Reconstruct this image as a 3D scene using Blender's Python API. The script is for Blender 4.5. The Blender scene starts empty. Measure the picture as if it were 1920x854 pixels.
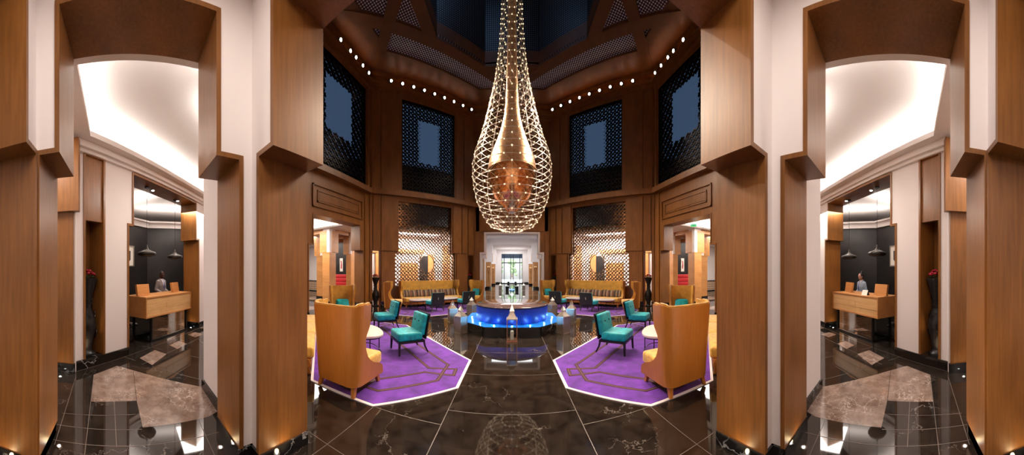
import bpy, bmesh, math, random
from mathutils import Vector, Matrix
from math import sin, cos, pi, radians, sqrt, atan2, hypot
random.seed(7)
SC = bpy.context.scene
COL = SC.collection

# ------------------------------------------------------------------ camera
cd = bpy.data.cameras.new('camera')
cam = bpy.data.objects.new('camera', cd); COL.objects.link(cam)
cam.location = (0, 0, 1.7); cam.rotation_euler = (pi/2, 0, 0)
cd.type = 'PANO'; cd.panorama_type = 'CENTRAL_CYLINDRICAL'
cd.central_cylindrical_range_u_min = radians(-120); cd.central_cylindrical_range_u_max = radians(120)
cd.central_cylindrical_range_v_min = -0.7505; cd.central_cylindrical_range_v_max = 1.1126
cd.central_cylindrical_radius = 1.0
cd.clip_start = 0.05; cd.clip_end = 200
SC.camera = cam

# ------------------------------------------------------------------ view, world
SC.view_settings.view_transform = 'Standard'; SC.view_settings.look = 'None'
SC.view_settings.gamma = 1.0; SC.view_settings.use_curve_mapping = False
SC.view_settings.exposure = 0.0
SC.cycles.use_denoising = True
SC.cycles.max_bounces = 10; SC.cycles.diffuse_bounces = 5; SC.cycles.glossy_bounces = 5
SC.cycles.transparent_max_bounces = 12; SC.cycles.transmission_bounces = 6
SC.cycles.caustics_reflective = False; SC.cycles.caustics_refractive = False
SC.cycles.sample_clamp_indirect = 6.0
W = bpy.data.worlds.new('dusk'); SC.world = W; W.use_nodes = True
W.node_tree.nodes['Background'].inputs[0].default_value = (0.20, 0.34, 0.62, 1)
W.node_tree.nodes['Background'].inputs[1].default_value = 0.22

WARM = (1.0, 0.80, 0.62); NEUT = (1.0, 0.90, 0.82); COOL = (0.95, 0.97, 1.0)
def aim(o, d):
    o.rotation_euler = Vector(d).to_track_quat('-Z', 'Y').to_euler()
def area(name, loc, size, energy, color=NEUT, d=(0, 0, -1), size_y=None, spread=None, rz=None):
    l = bpy.data.lights.new(name, 'AREA'); l.energy = energy; l.color = color
    l.shape = 'RECTANGLE'; l.size = size; l.size_y = size_y or size
    if spread: l.spread = radians(spread)
    o = bpy.data.objects.new(name, l); COL.objects.link(o); o.location = loc
    if rz is None: aim(o, d)
    else: o.rotation_euler = (0 if d[2] < 0 else pi, 0, rz)
    return o
def spot(name, loc, d, energy, ang=60, color=WARM, r=0.04, blend=0.6):
    l = bpy.data.lights.new(name, 'SPOT'); l.energy = energy; l.color = color
    l.spot_size = radians(ang); l.spot_blend = blend; l.shadow_soft_size = r
    o = bpy.data.objects.new(name, l); COL.objects.link(o); o.location = loc; aim(o, d); return o
def point(name, loc, energy, color=WARM, r=0.03):
    l = bpy.data.lights.new(name, 'POINT'); l.energy = energy; l.color = color; l.shadow_soft_size = r
    o = bpy.data.objects.new(name, l); COL.objects.link(o); o.location = loc; return o

# bay (the crossing the photograph is taken from), side lobbies, desk rooms, galleries, ambulatory, corridor
area('bay_ceiling_light', (0, 0.15, 4.2), 2.6, 90, NEUT, size_y=1.0)
for s in (-1, 1):
    area('lobby_fill', (s*3.2, -1.7, 3.9), 0.8, 80, NEUT)  # added fill to brighten the lobby, out of view behind the back pier
    area('lobby_front_fill', (s*4.5, 2.0, 3.9), 0.6, 80, NEUT)  # second added fill, hidden by the front pier, no fitting there
    area('desk_room_light', (s*7.4, 2.2, 3.5), 1.2, 110, NEUT)
    area('gallery_light', (s*9.6, 7.6, 3.93), 3.6, 330, NEUT, size_y=2.4)
    area('gallery_far_light', (s*13.0, 11.4, 3.93), 3.4, 300, NEUT)
    area('ambulatory_light', (s*6.3, 14.0, 3.93), 3.0, 420, NEUT, size_y=1.2, rz=s*radians(-45), d=(0, 0, -1))
    area('ambulatory_end_light', (s*3.4, 15.9, 3.93), 2.0, 160, NEUT, size_y=1.2)
area('corridor_light', (0, 20.0, 4.85), 3.0, 230, COOL, size_y=4.5)
area('corridor_far_light', (0, 27.5, 4.85), 3.0, 230, COOL, size_y=4.5)
area('corridor_end_light', (0, 32.8, 4.85), 3.0, 150, COOL, size_y=3)
area('court_daylight', (0, 44, 9), 14, 9000, (0.93, 0.97, 1.0))
area('lantern_glow', (-1.2, 8.2, 15.6), 2.0, 22, (0.35, 0.6, 1.0))

# ------------------------------------------------------------------ materials
def nt(name):
    m = bpy.data.materials.new(name); m.use_nodes = True
    n = m.node_tree; b = n.nodes['Principled BSDF']; return m, n, b
def N(n, t, **k):
    x = n.nodes.new(t)
    for a, v in k.items():
        if a in x.inputs: x.inputs[a].default_value = v
        else: setattr(x, a, v)
    return x
def L(n, a, b): n.links.new(a, b)
def mat(name, col, rough=0.5, metal=0.0, emit=0, ecol=None, spec=0.5, noise=None, trans=0, coat=0, sheen=0, bump=0, ior=1.45):
    m, n, b = nt(name)
    b.inputs['Base Color'].default_value = (*col, 1); b.inputs['Roughness'].default_value = rough
    b.inputs['Metallic'].default_value = metal; b.inputs['Specular IOR Level'].default_value = spec
    b.inputs['IOR'].default_value = ior
    if trans: b.inputs['Transmission Weight'].default_value = trans
    if coat: b.inputs['Coat Weight'].default_value = coat; b.inputs['Coat Roughness'].default_value = 0.05
    if sheen: b.inputs['Sheen Weight'].default_value = sheen; b.inputs['Sheen Roughness'].default_value = 0.4
    if emit:
        b.inputs['Emission Color'].default_value = (*(ecol or col), 1); b.inputs['Emission Strength'].default_value = emit
    if noise:
        sc, amt = noise[0], noise[1]; st = noise[2] if len(noise) > 2 else (1, 1, 1)
        tc = N(n, 'ShaderNodeTexCoord'); mp = N(n, 'ShaderNodeMapping'); mp.inputs['Scale'].default_value = st
        no = N(n, 'ShaderNodeTexNoise', Scale=sc, Detail=5.0, Roughness=0.6)
        L(n, tc.outputs['Object'], mp.inputs[0]); L(n, mp.outputs[0], no.inputs['Vector'])
        r = N(n, 'ShaderNodeValToRGB')
        r.color_ramp.elements[0].position = 0.3; r.color_ramp.elements[1].position = 0.7
        r.color_ramp.elements[0].color = (*[max(0, c*(1-amt)) for c in col], 1)
        r.color_ramp.elements[1].color = (*[min(1, c*(1+amt)) for c in col], 1)
        L(n, no.outputs['Fac'], r.inputs[0]); L(n, r.outputs[0], b.inputs['Base Color'])
        if bump:
            bp = N(n, 'ShaderNodeBump', Strength=bump, Distance=0.01)
            L(n, no.outputs['Fac'], bp.inputs['Height']); L(n, bp.outputs[0], b.inputs['Normal'])
    return m

def wood(name, c1, c2, rough=0.36, axis=2, grain=1.0):
    m, n, b = nt(name)
    tc = N(n, 'ShaderNodeTexCoord'); mp = N(n, 'ShaderNodeMapping')
    s = [22*grain]*3; s[axis] = 1.1*grain; mp.inputs['Scale'].default_value = s
    mp2 = N(n, 'ShaderNodeMapping'); s2 = [2.2, 2.2, 2.2]; s2[axis] = 0.9; mp2.inputs['Scale'].default_value = s2
    a = N(n, 'ShaderNodeTexNoise', Scale=1.6, Detail=6.0, Roughness=0.6, Distortion=0.3)
    d = N(n, 'ShaderNodeTexNoise', Scale=1.5, Detail=3.0)
    L(n, tc.outputs['Object'], mp.inputs[0]); L(n, tc.outputs['Object'], mp2.inputs[0])
    L(n, mp.outputs[0], a.inputs['Vector']); L(n, mp2.outputs[0], d.inputs['Vector'])
    mx = N(n, 'ShaderNodeMath', operation='MULTIPLY_ADD'); mx.inputs[1].default_value = 0.55
    sc = N(n, 'ShaderNodeMath', operation='MULTIPLY'); sc.inputs[1].default_value = 0.45
    L(n, d.outputs['Fac'], sc.inputs[0]); L(n, a.outputs['Fac'], mx.inputs[0]); L(n, sc.outputs[0], mx.inputs[2])
    r = N(n, 'ShaderNodeValToRGB'); r.color_ramp.elements[0].position = 0.33; r.color_ramp.elements[1].position = 0.67
    r.color_ramp.elements[0].color = (*c1, 1); r.color_ramp.elements[1].color = (*c2, 1)
    L(n, mx.outputs[0], r.inputs[0]); L(n, r.outputs[0], b.inputs['Base Color'])
    b.inputs['Roughness'].default_value = rough
    return m

def marble(name, base, base2, vein, rough=0.05, vscale=0.55, vwidth=0.012, amount=0.5):
    m, n, b = nt(name)
    tc = N(n, 'ShaderNodeTexCoord')
    no = N(n, 'ShaderNodeTexNoise', Scale=1.7, Detail=7.0, Roughness=0.65)
    L(n, tc.outputs['Object'], no.inputs['Vector'])
    add = N(n, 'ShaderNodeMixRGB', blend_type='LINEAR_LIGHT'); add.inputs[0].default_value = 0.45
    L(n, tc.outputs['Object'], add.inputs[1]); L(n, no.outputs['Color'], add.inputs[2])
    vo = N(n, 'ShaderNodeTexVoronoi', Scale=vscale*1.6); vo.feature = 'DISTANCE_TO_EDGE'
    L(n, add.outputs[0], vo.inputs['Vector'])
    r = N(n, 'ShaderNodeValToRGB')
    r.color_ramp.elements[0].position = 0; r.color_ramp.elements[0].color = (1, 1, 1, 1)
    r.color_ramp.elements[1].position = vwidth; r.color_ramp.elements[1].color = (0, 0, 0, 1)
    L(n, vo.outputs['Distance'], r.inputs[0])
    mk = N(n, 'ShaderNodeTexNoise', Scale=1.1, Detail=3.0); L(n, tc.outputs['Object'], mk.inputs['Vector'])
    mr = N(n, 'ShaderNodeValToRGB'); mr.color_ramp.elements[0].position = 1-amount-0.04; mr.color_ramp.elements[1].position = 1-amount+0.1
    L(n, mk.outputs['Fac'], mr.inputs[0])
    mu = N(n, 'ShaderNodeMath', operation='MULTIPLY'); L(n, r.outputs[0], mu.inputs[0]); L(n, mr.outputs[0], mu.inputs[1])
    n2 = N(n, 'ShaderNodeTexNoise', Scale=5.0, Detail=8.0, Roughness=0.7); L(n, tc.outputs['Object'], n2.inputs['Vector'])
    rb = N(n, 'ShaderNodeValToRGB'); rb.color_ramp.elements[0].position = 0.35; rb.color_ramp.elements[1].position = 0.7
    rb.color_ramp.elements[0].color = (*base, 1); rb.color_ramp.elements[1].color = (*base2, 1)
    L(n, n2.outputs['Fac'], rb.inputs[0])
    mx = N(n, 'ShaderNodeMixRGB'); L(n, mu.outputs[0], mx.inputs[0]); L(n, rb.outputs[0], mx.inputs[1]); mx.inputs[2].default_value = (*vein, 1)
    L(n, mx.outputs[0], b.inputs['Base Color']); b.inputs['Roughness'].default_value = rough; b.inputs['IOR'].default_value = 1.62
    return m

def dots(name, axes, bg, fg, freq=11.0, rad=0.30, metal=0.3):
    """flat sheet coloured with a regular grid of round dots"""
    m, n, b = nt(name)
    tc = N(n, 'ShaderNodeTexCoord'); sp = N(n, 'ShaderNodeSeparateXYZ'); L(n, tc.outputs['Object'], sp.inputs[0])
    sq = []
    for a in axes:
        mu = N(n, 'ShaderNodeMath', operation='MULTIPLY'); mu.inputs[1].default_value = freq
        L(n, sp.outputs[a], mu.inputs[0])
        fr = N(n, 'ShaderNodeMath', operation='FRACT'); L(n, mu.outputs[0], fr.inputs[0])
        su = N(n, 'ShaderNodeMath', operation='SUBTRACT'); su.inputs[1].default_value = 0.5; L(n, fr.outputs[0], su.inputs[0])
        p = N(n, 'ShaderNodeMath', operation='MULTIPLY'); L(n, su.outputs[0], p.inputs[0]); L(n, su.outputs[0], p.inputs[1])
        sq.append(p)
    ad = N(n, 'ShaderNodeMath', operation='ADD'); L(n, sq[0].outputs[0], ad.inputs[0]); L(n, sq[1].outputs[0], ad.inputs[1])
    lt = N(n, 'ShaderNodeMath', operation='LESS_THAN'); lt.inputs[1].default_value = rad*rad; L(n, ad.outputs[0], lt.inputs[0])
    mx = N(n, 'ShaderNodeMixRGB'); L(n, lt.outputs[0], mx.inputs[0]); mx.inputs[1].default_value = (*bg, 1); mx.inputs[2].default_value = (*fg, 1)
    L(n, mx.outputs[0], b.inputs['Base Color']); b.inputs['Roughness'].default_value = 0.45; b.inputs['Metallic'].default_value = metal
    return m

M = {}
M['wood'] = wood('veneer', (0.140, 0.052, 0.010), (0.265, 0.105, 0.024))
M['wood_dark'] = wood('ceiling_veneer', (0.10, 0.042, 0.014), (0.17, 0.072, 0.024), rough=0.5)
M['oak'] = wood('oak', (0.40, 0.165, 0.045), (0.60, 0.29, 0.10), rough=0.4, axis=0)
M['oak_pale'] = wood('oak_drawer', (0.56, 0.31, 0.12), (0.76, 0.48, 0.22), rough=0.4, axis=0)
M['chair_wood'] = wood('chair_veneer', (0.36, 0.130, 0.018), (0.47, 0.178, 0.029), rough=0.30)
M['white'] = mat('plaster', (0.80, 0.735, 0.71), 0.65)
M['ceil'] = mat('ceiling_paint', (0.86, 0.82, 0.80), 0.75)
M['floor'] = marble('black_marble', (0.0085, 0.0062, 0.0050), (0.034, 0.025, 0.019), (0.26, 0.225, 0.20), 0.035, 0.8, 0.007, 0.45)
M['brown_marble'] = marble('brown_marble', (0.13, 0.085, 0.064), (0.30, 0.215, 0.175), (0.62, 0.54, 0.48), 0.05, 3.4, 0.028, 0.50)
M['skirt'] = marble('skirting_marble', (0.006, 0.006, 0.006), (0.014, 0.013, 0.013), (0.6, 0.6, 0.6), 0.06, 1.2, 0.02, 0.45)
M['grout'] = mat('grout', (0.13, 0.105, 0.09), 0.4)
M['black_wall'] = mat('dark_plaster', (0.012, 0.010, 0.010), 0.42, noise=(1.8, 0.6))
M['black'] = mat('black_lacquer', (0.012, 0.011, 0.011), 0.3)
M['black_metal'] = mat('black_metal', (0.015, 0.014, 0.014), 0.35, 0.6)
M['lattice'] = mat('bronze_lattice', (0.20, 0.125, 0.07), 0.2, 1.0, noise=(3, 0.6))
M['lattice_dark'] = mat('dark_lattice', (0.03, 0.025, 0.022), 0.25, 0.9)
M['mesh_h'] = dots('perforated_ceiling', (0, 1), (0.018, 0.016, 0.018), (0.85, 0.88, 1.0), 10.5, 0.33, 0.0)  # pale dots: backlight through the perforations painted into the colour
M['mesh_v'] = dots('perforated_wall', (0, 2), (0.010, 0.012, 0.016), (0.16, 0.20, 0.26), 10.5, 0.27)  # bluish dots painted in for light behind the holes
def thin_glass():
    m = bpy.data.materials.new('thin_glass'); m.use_nodes = True; n = m.node_tree; n.nodes.clear()
    o = N(n, 'ShaderNodeOutputMaterial'); t = N(n, 'ShaderNodeBsdfTransparent'); g = N(n, 'ShaderNodeBsdfGlossy', Roughness=0.02)
    t.inputs['Color'].default_value = (0.93, 0.95, 0.95, 1)
    f = N(n, 'ShaderNodeFresnel', IOR=1.45); x = N(n, 'ShaderNodeMixShader')
    ge = N(n, 'ShaderNodeNewGeometry'); q = N(n, 'ShaderNodeMath', operation='SUBTRACT'); q.inputs[0].default_value = 1.0; L(n, ge.outputs['Backfacing'], q.inputs[1])
    p = N(n, 'ShaderNodeMath', operation='MULTIPLY'); L(n, f.outputs[0], p.inputs[0]); L(n, q.outputs[0], p.inputs[1])
    L(n, p.outputs[0], x.inputs[0]); L(n, t.outputs[0], x.inputs[1]); L(n, g.outputs[0], x.inputs[2]); L(n, x.outputs[0], o.inputs[0]); return m
M['glass'] = thin_glass()
def mixed_glass(name, k, tint, rough, grey):
    m = bpy.data.materials.new(name); m.use_nodes = True; n = m.node_tree; n.nodes.clear()
    o = N(n, 'ShaderNodeOutputMaterial'); t = N(n, 'ShaderNodeBsdfTransparent'); t.inputs['Color'].default_value = (*tint, 1)
    g = N(n, 'ShaderNodeBsdfGlossy', Roughness=rough); g.inputs['Color'].default_value = (*grey, 1); x = N(n, 'ShaderNodeMixShader'); x.inputs[0].default_value = k
    L(n, t.outputs[0], x.inputs[1]); L(n, g.outputs[0], x.inputs[2]); L(n, x.outputs[0], o.inputs[0]); return m
M['half_mirror'] = mixed_glass('half_mirror_glass', .5, (.85, .85, .85), .02, (.9, .86, .82))
M['old_glass'] = mixed_glass('antique_glass', .38, (.85, .83, .80), .35, (.75, .70, .62))
M['gold_velvet'] = mat('gold_velvet', (0.50, 0.27, 0.035), 0.6, sheen=0.6, noise=(5, 0.28), bump=0.15)
M['yellow_velvet'] = mat('seat_velvet', (0.66, 0.38, 0.06), 0.55, sheen=0.6, noise=(9, 0.35), bump=0.15)
M['teal'] = mat('teal_velvet', (0.002, 0.40, 0.47), 0.5, sheen=0.1, noise=(9, 0.4), bump=0.2)
M['rug'] = mat('purple_pile', (0.115, 0.022, 0.30), 0.9, sheen=0.15, noise=(4.5, 0.42), bump=0.3)
M['rug_edge'] = mat('rug_border', (0.72, 0.66, 0.68), 0.7)
M['rug_line'] = mat('rug_line', (0.045, 0.017, 0.022), 0.9)
M['rug_line2'] = mat('rug_line_inner', (0.13, 0.055, 0.06), 0.9)
M['marble_top'] = mat('white_marble', (0.84, 0.78, 0.74), 0.12, noise=(3, 0.06))
M['mosaic'] = mat('blue_mosaic', (0.006, 0.035, 0.30), 0.45, noise=(48, 0.75), coat=0.1)
M['water'] = mat('blue_water', (0.01, 0.20, 0.75), 0.25, noise=(7, 0.3), coat=0.3, bump=0.1)
M['wet_top'] = mat('wet_stone', (0.13, 0.09, 0.09), 0.08, coat=1.0, noise=(3, 0.35), ior=2.0)
M['silver'] = mat('lantern_metal', (0.62, 0.56, 0.48), 0.28, 1.0, noise=(30, 0.2))
M['copper_edge'] = mat('copper_edge', (0.62, 0.34, 0.22), 0.25, 1.0)
M['candle'] = mat('candle_wax', (0.9, 0.86, 0.78), 0.5)
M['stone'] = mat('urn_stone', (0.012, 0.011, 0.012), 0.35, noise=(12, 0.5))
M['red'] = mat('red_petals', (0.32, 0.004, 0.022), 0.6)
M['green'] = mat('stem_green', (0.03, 0.07, 0.02), 0.7)
M['red_sofa'] = mat('red_velvet', (0.42, 0.006, 0.008), 0.6, sheen=0.4)
M['paper'] = mat('paper', (0.80, 0.76, 0.68), 0.7)
M['ink'] = mat('dark_print', (0.05, 0.045, 0.045), 0.6)
M['copper'] = mat('hammered_copper', (0.95, 0.52, 0.30), 0.30, 1.0, noise=(16, 0.25), bump=0.5)
M['copper_dark'] = mat('polished_dark_copper', (0.75, 0.34, 0.15), 0.18, 1.0, noise=(14, 0.5), bump=0.4)
M['wire'] = mat('brass_wire', (0.80, 0.71, 0.60), 0.35, 0.9)
M['bulb'] = mat('bulb_glow', (0.9, 0.75, 0.5), 0.3, emit=1.6, ecol=(1.0, 0.80, 0.50))
M['crystal'] = mat('crystal', (0.75, 0.78, 0.9), 0.05, 0.6)
M['lamp_on'] = mat('lamp_face', (1, 1, 1), 0.4, emit=14.0, ecol=(1.0, 0.93, 0.84))
M['led'] = mat('small_led', (1, 1, 1), 0.4, emit=12.0, ecol=(0.85, 0.95, 1.0))
M['led_blue'] = mat('pool_led', (0.5, 0.9, 1), 0.4, emit=5.0, ecol=(0.35, 0.8, 1.0))
M['diffuser'] = mat('light_panel', (1, 1, 1), 0.5, emit=3.0, ecol=(1.0, 0.95, 0.9))
M['exit'] = mat('exit_sign_green', (0.02, 0.5, 0.15), 0.5, emit=1.2, ecol=(0.03, 0.6, 0.2))
M['steel_grey'] = mat('cabinet_paint', (0.42, 0.35, 0.31), 0.5)
M['mirror'] = mat('mirror_glass', (0.55, 0.5, 0.47), 0.02, 1.0)
M['pendant'] = mat('dark_pewter', (0.030, 0.025, 0.023), 0.38, 0.5)
M['skin_dark'] = mat('dark_skin', (0.060, 0.022, 0.012), 0.6, spec=0.3)
M['skin'] = mat('light_skin', (0.52, 0.27, 0.19), 0.5)
M['hair'] = mat('black_hair', (0.010, 0.007, 0.006), 0.45)
M['suit'] = mat('grey_suit', (0.27, 0.235, 0.235), 0.8, noise=(60, 0.15))
M['shirt'] = mat('white_shirt', (0.80, 0.80, 0.84), 0.7)
M['tie'] = mat('blue_tie', (0.04, 0.07, 0.30), 0.5)
M['blouse'] = mat('pale_blue_jacket', (0.36, 0.45, 0.58), 0.75)
M['trouser'] = mat('dark_trousers', (0.03, 0.03, 0.04), 0.8)
M['lip'] = mat('lips', (0.35, 0.09, 0.08), 0.5)
M['eye'] = mat('eye_white', (0.8, 0.8, 0.8), 0.3)
M['court'] = mat('court_paving', (0.75, 0.74, 0.72), 0.6)
M['hedge'] = mat('hedge', (0.30, 0.40, 0.22), 0.8, noise=(6, 0.6))
def stripes(name, cols, freq):
    m, n, b = nt(name)
    tc = N(n, 'ShaderNodeTexCoord'); sp = N(n, 'ShaderNodeSeparateXYZ'); L(n, tc.outputs['Object'], sp.inputs[0])
    mu = N(n, 'ShaderNodeMath', operation='MULTIPLY_ADD'); mu.inputs[1].default_value = freq; mu.inputs[2].default_value = 10.3
    L(n, sp.outputs[0], mu.inputs[0]); fr = N(n, 'ShaderNodeMath', operation='FRACT'); L(n, mu.outputs[0], fr.inputs[0])
    r = N(n, 'ShaderNodeValToRGB'); r.color_ramp.interpolation = 'CONSTANT'
    e = r.color_ramp.elements; e[0].color = (*cols[0], 1); e[1].position = 1/len(cols); e[1].color = (*cols[1], 1)
    for i in range(2, len(cols)):
        k = e.new(i/len(cols)); k.color = (*cols[i], 1)
    L(n, fr.outputs[0], r.inputs[0]); L(n, r.outputs[0], b.inputs['Base Color']); b.inputs['Roughness'].default_value = 0.7
    return m
M['stripe_brown'] = stripes('striped_fabric', [(0.05, 0.022, 0.016), (0.20, 0.13, 0.07), (0.03, 0.016, 0.014), (0.30, 0.22, 0.14)], 3.1)
M['stripe_grey'] = stripes('striped_fabric_grey', [(0.25, 0.19, 0.13), (0.04, 0.02, 0.016), (0.15, 0.06, 0.035)], 4.0)
M['pattern_panel'] = dots('tile_panel', (0, 2), (0.30, 0.17, 0.09), (0.55, 0.44, 0.33), 5.0, 0.36, 0.0)

# ------------------------------------------------------------------ mesh collector
def frame(ox=0, oy=0, deg=0, s=1):
    c, sn = cos(radians(deg)), sin(radians(deg))
    return lambda u, v, z: (s*(ox+u*c-v*sn), oy+u*sn+v*c, z)
def MIR(s): return lambda x, y, z: (s*x, y, z)

class MB:
    def __init__(self, T=None): self.V = []; self.F = []; self.T = T or (lambda x, y, z: (x, y, z))
    def add(self, vs, fs):
        b = len(self.V); self.V += [self.T(*v) for v in vs]; self.F += [[b+i for i in f] for f in fs]; return self
    def box(self, x0, x1, y0, y1, z0, z1):
        return self.add([(x0, y0, z0), (x1, y0, z0), (x1, y1, z0), (x0, y1, z0), (x0, y0, z1), (x1, y0, z1), (x1, y1, z1), (x0, y1, z1)],
                        [(0, 3, 2, 1), (4, 5, 6, 7), (0, 1, 5, 4), (1, 2, 6, 5), (2, 3, 7, 6), (3, 0, 4, 7)])
    def taper(self, x0, x1, y0, y1, z0, z1, k=0.7, dx=0, dy=0):
        cx, cy = (x0+x1)/2, (y0+y1)/2; hx, hy = (x1-x0)/2, (y1-y0)/2
        return self.add([(cx+dx-hx*k, cy+dy-hy*k, z0), (cx+dx+hx*k, cy+dy-hy*k, z0), (cx+dx+hx*k, cy+dy+hy*k, z0), (cx+dx-hx*k, cy+dy+hy*k, z0),
                         (x0, y0, z1), (x1, y0, z1), (x1, y1, z1), (x0, y1, z1)],
                        [(0, 3, 2, 1), (4, 5, 6, 7), (0, 1, 5, 4), (1, 2, 6, 5), (2, 3, 7, 6), (3, 0, 4, 7)])
    def prism(self, poly, z0, z1):
        n = len(poly)
        return self.add([(x, y, z0) for x, y in poly]+[(x, y, z1) for x, y in poly],
                        [list(range(n))[::-1], list(range(n, 2*n))]+[[i, (i+1) % n, n+(i+1) % n, n+i] for i in range(n)])
    def prism_uz(self, poly, v0, v1):
        n = len(poly)
        return self.add([(x, v0, z) for x, z in poly]+[(x, v1, z) for x, z in poly],
                        [list(range(n))[::-1], list(range(n, 2*n))]+[[i, (i+1) % n, n+(i+1) % n, n+i] for i in range(n)])
    def tube(self, pts, r, n=6, closed=False, caps=True):
        pts = [Vector(p) for p in pts]; m = len(pts); rr = r if isinstance(r, (list, tuple)) else [r]*m
        vs = []; up = None
        for i, p in enumerate(pts):
            a = pts[(i-1) % m] if (closed or i > 0) else p; b = pts[(i+1) % m] if (closed or i < m-1) else p
            t = (b-a).normalized() if (b-a).length > 1e-9 else Vector((0, 0, 1))
            if up is None: up = Vector((0, 0, 1)) if abs(t.z) < 0.9 else Vector((1, 0, 0))
            x = t.cross(up)
            if x.length < 1e-4: x = t.orthogonal()
            x.normalize(); y = x.cross(t).normalized(); up = y
            for k in range(n):
                g = 2*pi*(k+0.5)/n; q = p+x*cos(g)*rr[i]+y*sin(g)*rr[i]; vs.append(tuple(q))
        fs = []
        for i in range(m if closed else m-1):
            j = (i+1) % m
            for k in range(n): fs.append([i*n+k, i*n+(k+1) % n, j*n+(k+1) % n, j*n+k])
        if caps and not closed: fs += [list(range(n))[::-1], [(m-1)*n+k for k in range(n)]]
        return self.add(vs, fs)
    def cyl(self, x, y, z0, z1, r0, r1=None, n=20):
        r1 = r0 if r1 is None else r1
        return self.lathe([(0, z0), (r0, z0), (r1, z1), (0, z1)], n, x, y)
    def lathe(self, prof, n=24, cx=0, cy=0):
        vs = []; fs = []; ids = []
        for r, z in prof:
            if r < 1e-6: ids.append([len(vs)]); vs.append((cx, cy, z))
            else: ids.append(list(range(len(vs), len(vs)+n))); vs += [(cx+r*cos(2*pi*k/n), cy+r*sin(2*pi*k/n), z) for k in range(n)]
        for a, b in zip(ids, ids[1:]):
            for k in range(n):
                q = [a[k % len(a)], a[(k+1) % len(a)], b[(k+1) % len(b)], b[k % len(b)]]
                w = []
                for i in q:
                    if i not in w: w.append(i)
                if len(w) > 2: fs.append(w)
        return self.add(vs, fs)
    def sphere(self, x, y, z, r, n=10, m=6, sc=(1, 1, 1)):
        vs = [(x, y, z-r*sc[2])]; fs = []
        for i in range(1, m):
            a = -pi/2+pi*i/m
            vs += [(x+r*sc[0]*cos(a)*cos(2*pi*k/n), y+r*sc[1]*cos(a)*sin(2*pi*k/n), z+r*sc[2]*sin(a)) for k in range(n)]
        vs.append((x, y, z+r*sc[2])); t = len(vs)-1
        for k in range(n):
            fs.append([0, 1+(k+1) % n, 1+k]); fs.append([t, 1+(m-2)*n+k, 1+(m-2)*n+(k+1) % n])
            for i in range(m-2): fs.append([1+i*n+k, 1+i*n+(k+1) % n, 1+(i+1)*n+(k+1) % n, 1+(i+1)*n+k])
        return self.add(vs, fs)
    def loft(self, rings, n=16):
        """rings: (z, cx, cy, rx, ry)"""
        vs = []; fs = []
        for z, cx, cy, rx, ry in rings: vs += [(cx+rx*cos(2*pi*k/n), cy+ry*sin(2*pi*k/n), z) for k in range(n)]
        m = len(rings)
        for i in range(m-1):
            for k in range(n): fs.append([i*n+k, i*n+(k+1) % n, (i+1)*n+(k+1) % n, (i+1)*n+k])
        fs += [list(range(n))[::-1], [(m-1)*n+k for k in range(n)]]
        return self.add(vs, fs)
    def rbox(self, x0, x1, y0, y1, z0, z1, r=0.03, seg=3, tilt=None, bulge=0.0):
        bm = bmesh.new(); bmesh.ops.create_cube(bm, size=1)
        for v in bm.verts: v.co = Vector(((x0+x1)/2+v.co.x*(x1-x0), (y0+y1)/2+v.co.y*(y1-y0), (z0+z1)/2+v.co.z*(z1-z0)))
        bmesh.ops.bevel(bm, geom=bm.edges[:], offset=r, segments=seg, profile=0.5, affect='EDGES')
        if tilt: bmesh.ops.transform(bm, matrix=tilt, verts=bm.verts)
        bm.verts.index_update()
        self.add([tuple(v.co) for v in bm.verts], [[v.index for v in f.verts] for f in bm.faces]); bm.free(); return self
    def superbox(self, c, h, e=0.35, n=20, m=12, R=None):
        """soft cushion: superellipsoid"""
        f = lambda w, k: math.copysign(abs(w)**k, w)
        vs = []; fs = []
        for i in range(m+1):
            a = -pi/2+pi*i/m
            for k in range(n):
                o = 2*pi*k/n
                q = Vector((h[0]*f(cos(a), e*2.0)*f(cos(o), e), h[1]*f(cos(a), e*2.0)*f(sin(o), e), h[2]*f(sin(a), 1.0)))
                if R is not None: q = R @ q
                vs.append((c[0]+q.x, c[1]+q.y, c[2]+q.z))
        for i in range(m):
            for k in range(n): fs.append([i*n+k, i*n+(k+1) % n, (i+1)*n+(k+1) % n, (i+1)*n+k])
        return self.add(vs, fs)
    def plate(self, outer, holes, z0, z1):
        bm = bmesh.new(); es = []
        for lp in [outer]+holes:
            vv = [bm.verts.new((x, y, z0)) for x, y in lp]
            es += [bm.edges.new((vv[i], vv[(i+1) % len(vv)])) for i in range(len(vv))]
        bmesh.ops.triangle_fill(bm, edges=es, use_beauty=True, use_dissolve=False, normal=(0, 0, 1))
        fs = bm.faces[:]
        r = bmesh.ops.extrude_face_region(bm, geom=fs)
        for v in [g for g in r['geom'] if isinstance(g, bmesh.types.BMVert)]: v.co.z = z1
        # keep the original faces as the underside
        for lpv in (fs,):
            pass
        bm.verts.index_update(); bm.verts.ensure_lookup_table()
        self.add([tuple(v.co) for v in bm.verts], [[v.index for v in f.verts] for f in bm.faces]); bm.free(); return self
    def build(self, name, m, parent=None, smooth=False, origin=None, angle=None):
        me = bpy.data.meshes.new(name)
        vs = self.V
        if origin: vs = [(x-origin[0], y-origin[1], z-origin[2]) for x, y, z in vs]
        me.from_pydata(vs, [], self.F)
        bm = bmesh.new(); bm.from_mesh(me)
        bmesh.ops.remove_doubles(bm, verts=bm.verts, dist=1e-5)
        bmesh.ops.recalc_face_normals(bm, faces=bm.faces)
        bm.to_mesh(me); bm.free()
        me.materials.append(M[m] if isinstance(m, str) else m)
        if smooth:
            me.polygons.foreach_set('use_smooth', [True]*len(me.polygons))
            if angle:
                try: me.set_sharp_from_angle(angle=radians(angle))
                except Exception: pass
        me.update()
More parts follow.
